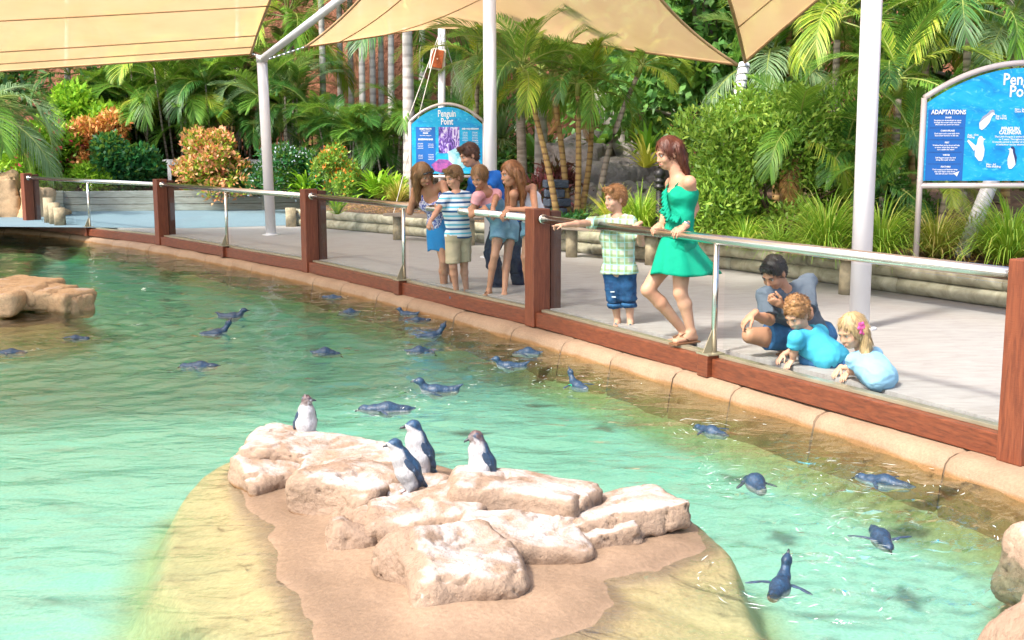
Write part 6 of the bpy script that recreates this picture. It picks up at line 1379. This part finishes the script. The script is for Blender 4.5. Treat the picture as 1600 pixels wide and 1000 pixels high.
# ------------------------------------------------------------------ penguins
M['peng'] = vcol('penguin_feathers', .45, .6, 110, .006, .35, (1, 1, .5)); M['flip'] = simple('flipper_blue', (.03, .055, .10), .4, 0, .3, 40); M['beak'] = simple('beak_dark', (.03, .035, .045), .35); M['pfoot'] = simple('penguin_foot', (.50, .40, .42), .5)
M['tagg'] = simple('tag_green', (.01, .50, .20), .4); M['tagb'] = simple('tag_blue', (.02, .28, .75), .4)
BLUE, DK, WH, BR = A(.022, .072, .15), A(.012, .022, .045), A(.52, .51, .52), A(.13, .075, .065)
def peng_obj(name, label, sd_, back, loc, rz, head, beakdir, extra, brown=0, blue=BLUE, group=None, wl=.0):
    """back(v, n) -> 0 white .. 1 blue; everything in local coordinates, x forward"""
    t = thing(name, label, 'penguin', loc, rz, group)
    v, F = sd_.run(); n = vnormals(v, F); v = v + n * (.0022 * fbm(v * A(60, 60, 30), 3))[:, None]
    w = back(v, n); w = smooth01(w + .10 * vnoise(v * 55))[:, None]; f = .5 + .5 * fbm(v * 38, 3)[:, None]
    fl = (vnoise(v * 150)[:, None] * .5 + .5)
    c = (WH * (1 - .12 * f)) * (1 - w) + (blue * (.55 + .75 * f) * (.6 + .8 * fl)) * w
    if brown: hd = smooth01(1.3 - np.linalg.norm(v - A(*head), axis=1)[:, None] / .055) * (.25 + .75 * (vnoise(v * 70)[:, None] > -.35)); c = c * (1 - hd) + BR * (.6 + .8 * fl) * hd
    obj('body', mesh_data('body', v, F, [M['peng']], True, c), t)
    h = A(*head); b = unit(A(*beakdir)); sd2 = unit(np.cross(b, A(0, 0, 1)))
    MB().tube([h + b * .018, h + b * .040, h + b * .056 - A(0, 0, .002), h + b * .060 - A(0, 0, .006)], [.0105, .0075, .0045, .0015], 8).build('beak', M['beak'], t, True)
    for s_ in (-1, 1):
        e = h + b * .015 + sd2 * s_ * .0195 + A(0, 0, .007); m = MB(); m.lathe([(.0001, -.0042), (.003, -.003), (.0042, 0), (.003, .003), (.0001, .0042)], e, 8); o = m.build('eye', simple('penguin_eye', (.35, .36, .34), .2, bump=0) if 'peye' not in M else M['peye'], t, True); M['peye'] = o.data.materials[0]
        q = e + sd2 * s_ * .0036 + b * .001; MB().lathe([(.0001, -.0020), (.0020, 0), (.0001, .0020)], q, 6).build('pupil', M['beak'], o, True)
    for fn in extra: fn(t)
    return t
def flipper(a, b, c, w=.017, th=.0045, tagm=None):
    def fn(t):
        o = SDF(.0035); a_, b_, c_ = A(*a), A(*b), A(*c); d = unit(c_ - a_); wv = unit(np.cross(d, A(0, 1, .15) if abs(d[2]) > .7 else A(0, 0, 1))); n = unit(np.cross(d, wv))
        o.ell((a_ + b_) / 2, A(w, np.linalg.norm(b_ - a_) * .62, th), [wv, unit(b_ - a_), n], .006); d2 = unit(c_ - b_); o.ell((b_ + c_) / 2, A(w * .85, np.linalg.norm(c_ - b_) * .62, th * .9), [wv, d2, unit(np.cross(d2, wv))], .006)
        v, F = o.run(); q = obj('flipper', mesh_data('flipper', v, F, [M['flip']], True), t)
        if tagm: MB().tube([a_ + (b_ - a_) * .25 - wv * w * 1.1, a_ + (b_ - a_) * .25 + wv * w * 1.1], .0085, 8).build('wing_band', M[tagm], q)
    return fn
def feet(xs=.02):
    def fn(t):
        for s_ in (-1, 1):
            m = MB()
            for k_ in (-1, 0, 1): m.tube([A(xs - .012, s_ * .024, .016), A(xs + .012, s_ * .024 + k_ * .004, .009), A(xs + .036, s_ * .024 + k_ * .013, .004)], [.0085, .006, .003], 6)
            m.build('foot', M['pfoot'], t, True)
    return fn
def stand(label, loc, rz, lean=.0, headdir=(1, 0, -.15), brown=0, tag=None, H=1., ruff=0, group='penguins standing on the rocks'):
    o = SDF(.0042); hx = lean * .9
    o.cone(A(-.012, 0, .060), A(-.012 + hx * .3, 0, .115), .052, .058, .03).cone(A(-.012 + hx * .3, 0, .115), A(hx * .7, 0, .185), .058, .044, .03).cone(A(hx * .7, 0, .185), A(hx, 0, .228), .040, .030, .03)
    hd = A(hx + .008, 0, .252); o.ell(hd, A(.034, .027, .027), None, .014).cone(hd, hd + unit(A(*headdir)) * .026, .022, .012, .012)
    o.cone(A(-.05, 0, .055), A(-.085, 0, .025), .026, .010, .02)
    for s_ in (-1, 1): o.cone(A(-.0, s_ * .026, .05), A(.008, s_ * .026, .016), .022, .012, .02)
    if ruff:
        r = random.Random(4)
        for i in range(40):
            a = r.uniform(0, 6.28); e = r.uniform(-.9, 1.5); d = A(math.cos(a) * math.cos(e), math.sin(a) * math.cos(e), math.sin(e)); o.cone(hd + d * .024, hd + d * A(.040, .036, .040) - A(0, 0, .004), .005, .002, .003)
    def back(v, n):
        ax_ = np.interp(v[:, 2], [.06, .115, .185, .25], [-.012, -.012 + hx * .3, hx * .7, hx]); x = v[:, 0] - ax_
        k_ = (-.004 - x) / .016; return np.where(v[:, 2] > .232, (.022 - x + (v[:, 2] - .245) * 1.6) / .012, k_)
    sh = A(hx * .6, 0, .180)
    ex = [flipper(sh + A(-.004, -.045, 0), (hx * .3 - .018, -.070, .125), (-.045, -.066, .072), tagm=tag), flipper(sh + A(-.004, .045, 0), (hx * .3 - .018, .070, .125), (-.045, .066, .072)), feet(.004)]
    t = peng_obj('penguin', label, o, back, loc, rz, tuple(hd), headdir, ex, brown, group=group); t.scale = (H,) * 3; return t
def swim(kind):
    """prototype meshes, x forward, water level at z 0"""
    o = SDF(.0046); bl = BLUE * .72
    if kind == 'float': o.cone(A(-.11, 0, .0), A(.02, 0, -.005), .030, .046, .03).cone(A(.02, 0, -.005), A(.085, 0, .012), .044, .030, .03).cone(A(.085, 0, .012), A(.115, 0, .052), .029, .024, .02); hd = (.128, 0, .066); bd = (1, 0, -.05); o.cone(A(-.10, 0, .01), A(-.165, 0, .045), .022, .006, .02)
    elif kind == 'stretch': o.cone(A(-.11, 0, -.002), A(.01, 0, .0), .030, .047, .03).cone(A(.01, 0, 0), A(.075, 0, .03), .044, .030, .03).cone(A(.075, 0, .03), A(.115, 0, .085), .028, .023, .02); hd = (.122, 0, .105); bd = (.55, 0, .85); o.cone(A(-.10, 0, .0), A(-.16, 0, .012), .022, .006, .02)
    elif kind == 'flat': o.cone(A(-.12, 0, -.004), A(.0, 0, .0), .028, .046, .03).cone(A(.0, 0, .0), A(.085, 0, -.004), .046, .034, .03).cone(A(.085, 0, -.004), A(.13, 0, .0), .032, .026, .02); hd = (.145, 0, .004); bd = (1, 0, -.25); o.cone(A(-.11, 0, 0), A(-.175, 0, .008), .022, .006, .02)
    else: o.cone(A(-.09, 0, -.01), A(.0, 0, .006), .032, .050, .03).cone(A(.0, 0, .006), A(.07, 0, -.008), .048, .034, .03).cone(A(.07, 0, -.008), A(.11, 0, -.018), .032, .025, .02); hd = (.122, 0, -.016); bd = (1, 0, -.5); o.cone(A(-.08, 0, 0), A(-.145, 0, .018), .022, .006, .02)
    o.ell(A(*hd), A(.033, .026, .025), None, .014).cone(A(*hd), A(*hd) + unit(A(*bd)) * .026, .021, .011, .012)
    back = lambda v, n: (n[:, 2] * 1.1 + .62 + (v[:, 2] + .0) * 16)
    sp = 1 if kind in ('stretch', 'flat') else 0
    fl = [flipper((.045, s_ * .040, .004), (.03, s_ * (.085 if sp else .07), .012 if sp else -.004), (-.02 if sp else -.03, s_ * (.155 if sp else .105), .004 if sp else -.012), .016, tagm=('tagg' if (kind == 'stretch' and s_ > 0) else None)) for s_ in (-1, 1)]
    return peng_obj('swimming_penguin', 'x', o, back, (0, 0, 0), 0, hd, bd, fl, blue=bl, group='little penguins swimming in the pool')
def copy_thing(t, label):
    c = t.copy(); COL.objects.link(c); c['label'] = label
    for ch in t.children:
        d = ch.copy(); COL.objects.link(d); d.parent = c
        for g in ch.children: e = g.copy(); COL.objects.link(e); e.parent = d
    return c
SP = [
 (362, 494, 0, 'float', 1.25, 'penguin floating with raised head at the upper left of the green water, facing right'),
 (338, 521, 15, 'stretch', 1.2, 'penguin stretching its neck up just below the floating one at upper left'),
 (313, 571, 180, 'flat', 1.15, 'penguin lying flat in the water left of the bright reflection, head to the left'),
 (508, 551, 0, 'hunch', 1.1, 'penguin with rounded back and head dipped, alone near the middle of the pool'),
 (547, 488, 175, 'hunch', 1.0, 'small dark penguin back beside the kerb, second from the top'),
 (520, 464, 170, 'flat', .95, 'penguin splashing closest to the kerb below the second timber post from left'),
 (638, 491, 160, 'float', 1.0, 'farther of two penguins splashing together below the small timber block'),
 (652, 500, 5, 'flat', 1.0, 'nearer of two penguins splashing together below the small timber block'),
 (674, 525, 12, 'stretch', 1.15, 'penguin raising its brown head near the kerb under the family group'),
 (655, 549, 0, 'hunch', 1.1, 'penguin with its head under water just below the one raising a brown head'),
 (685, 610, 180, 'float', 1.35, 'penguin swimming left with head up in the middle of the pool'),
 (605, 638, 180, 'flat', 1.35, 'long flat penguin back just behind the two standing blue penguins'),
 (798, 572, 180, 'float', 1.15, 'penguin facing left with its pale tail up, below the middle timber post'),
 (825, 551, 165, 'hunch', 1.1, 'penguin beside the kerb under the middle timber post'),
 (903, 603, 120, 'stretch', 1.05, 'penguin sitting upright in brownish water with both flippers out'),
 (1112, 673, 125, 'flat', 1.05, 'penguin swimming away by the kerb below the steel post'),
 (1180, 755, 98, 'hunch', 1.2, 'penguin diving away from the viewer, right flipper spread on pale water'),
 (1383, 752, 140, 'flat', 1.15, 'penguin gliding beside the kerb near the right edge'),
 (1376, 838, 268, 'flat', 1.1, 'penguin swimming towards the viewer with flippers spread wide'),
 (1218, 918, 62, 'stretch', 1.04, 'nearest swimming penguin, head stretched upwards and flippers spread, with green band'),
 (118, 528, 0, 'flat', .9, 'penguin half hidden in a splash beside the golden rocks'),
 (18, 550, 180, 'flat', 1.0, 'dark penguin streak at the left edge below the golden rocks'),
]
protos = {}
for px, py, yaw, kd, sc, lab in SP:
    p = G(px, py, ZW); SWIM.append((p[0], p[1]))
    if kd not in protos: protos[kd] = t = swim(kd); t['label'] = lab
    else: t = copy_thing(protos[kd], lab)
    t.location = (p[0], p[1], ZW + (-.003 if kd != 'flat' else -.008)); t.rotation_euler = (0, 0, R(yaw)); t.scale = (sc * .85,) * 3
def stp(px, py, z): return G(px, py, ZW + z)
stand('ruffled brown-headed penguin standing alone at the left end of the rocks', stp(480, 690, .12), R(-62), .0, (.55, .75, .0), 1, None, 1.02, 1)
stand('tall blue-backed penguin with a blue wing band, head turned left', stp(655, 752, .02), R(215), .02, (.95, -.3, -.05), 0, 'tagb', 1.28)
stand('blue penguin with a green wing band leaning forward beside the taller one', stp(640, 770, .13), R(205), .07, (.98, -.1, -.12), 0, 'tagg', 1.05)
stand('white-breasted penguin with a brownish face looking down to the left', stp(752, 764, .13), R(206), .02, (.9, -.1, -.3), 1, None, 1.12)

# splash froth and painted glints of light, as white streaks round every swimmer
M['foam_glint'] = simple('foam_glint', (.62, .68, .66), .3, bump=0)
rs = np.random.RandomState(8); v = []; f = []
for (x, y), (_, _, yaw, kd, sc, _) in zip(SWIM, SP):
    for i in range(34 if y < 9 else 26):
        r = rs.uniform(.10, .42) * (1 if rs.rand() < .7 else 1.5); a0 = rs.uniform(0, 6.28); da = rs.uniform(.05, .5) * .16 / r; w = rs.uniform(.0015, .0045); n = 5; b = len(v)
        for k_ in range(n + 1):
            q = k_ / n; a = a0 + da * q; ww = w * math.sin(math.pi * min(max(q, .05), .95)); rr = r * (1 + .05 * math.sin(7 * a))
            for e in (-1, 1): v.append((x + math.cos(a) * (rr + e * ww), y + math.sin(a) * (rr + e * ww), ZW + .0145))
            if k_: f.append([b + 2 * k_ - 2, b + 2 * k_, b + 2 * k_ + 1, b + 2 * k_ - 1])
tag(obj('foam_glint', mesh_data('foam_glint', v, f, [M['foam_glint']])), 'thin white broken streaks of splash froth and painted sparkle around the swimming penguins', 'foam_glint', kind='stuff')
watermesh()
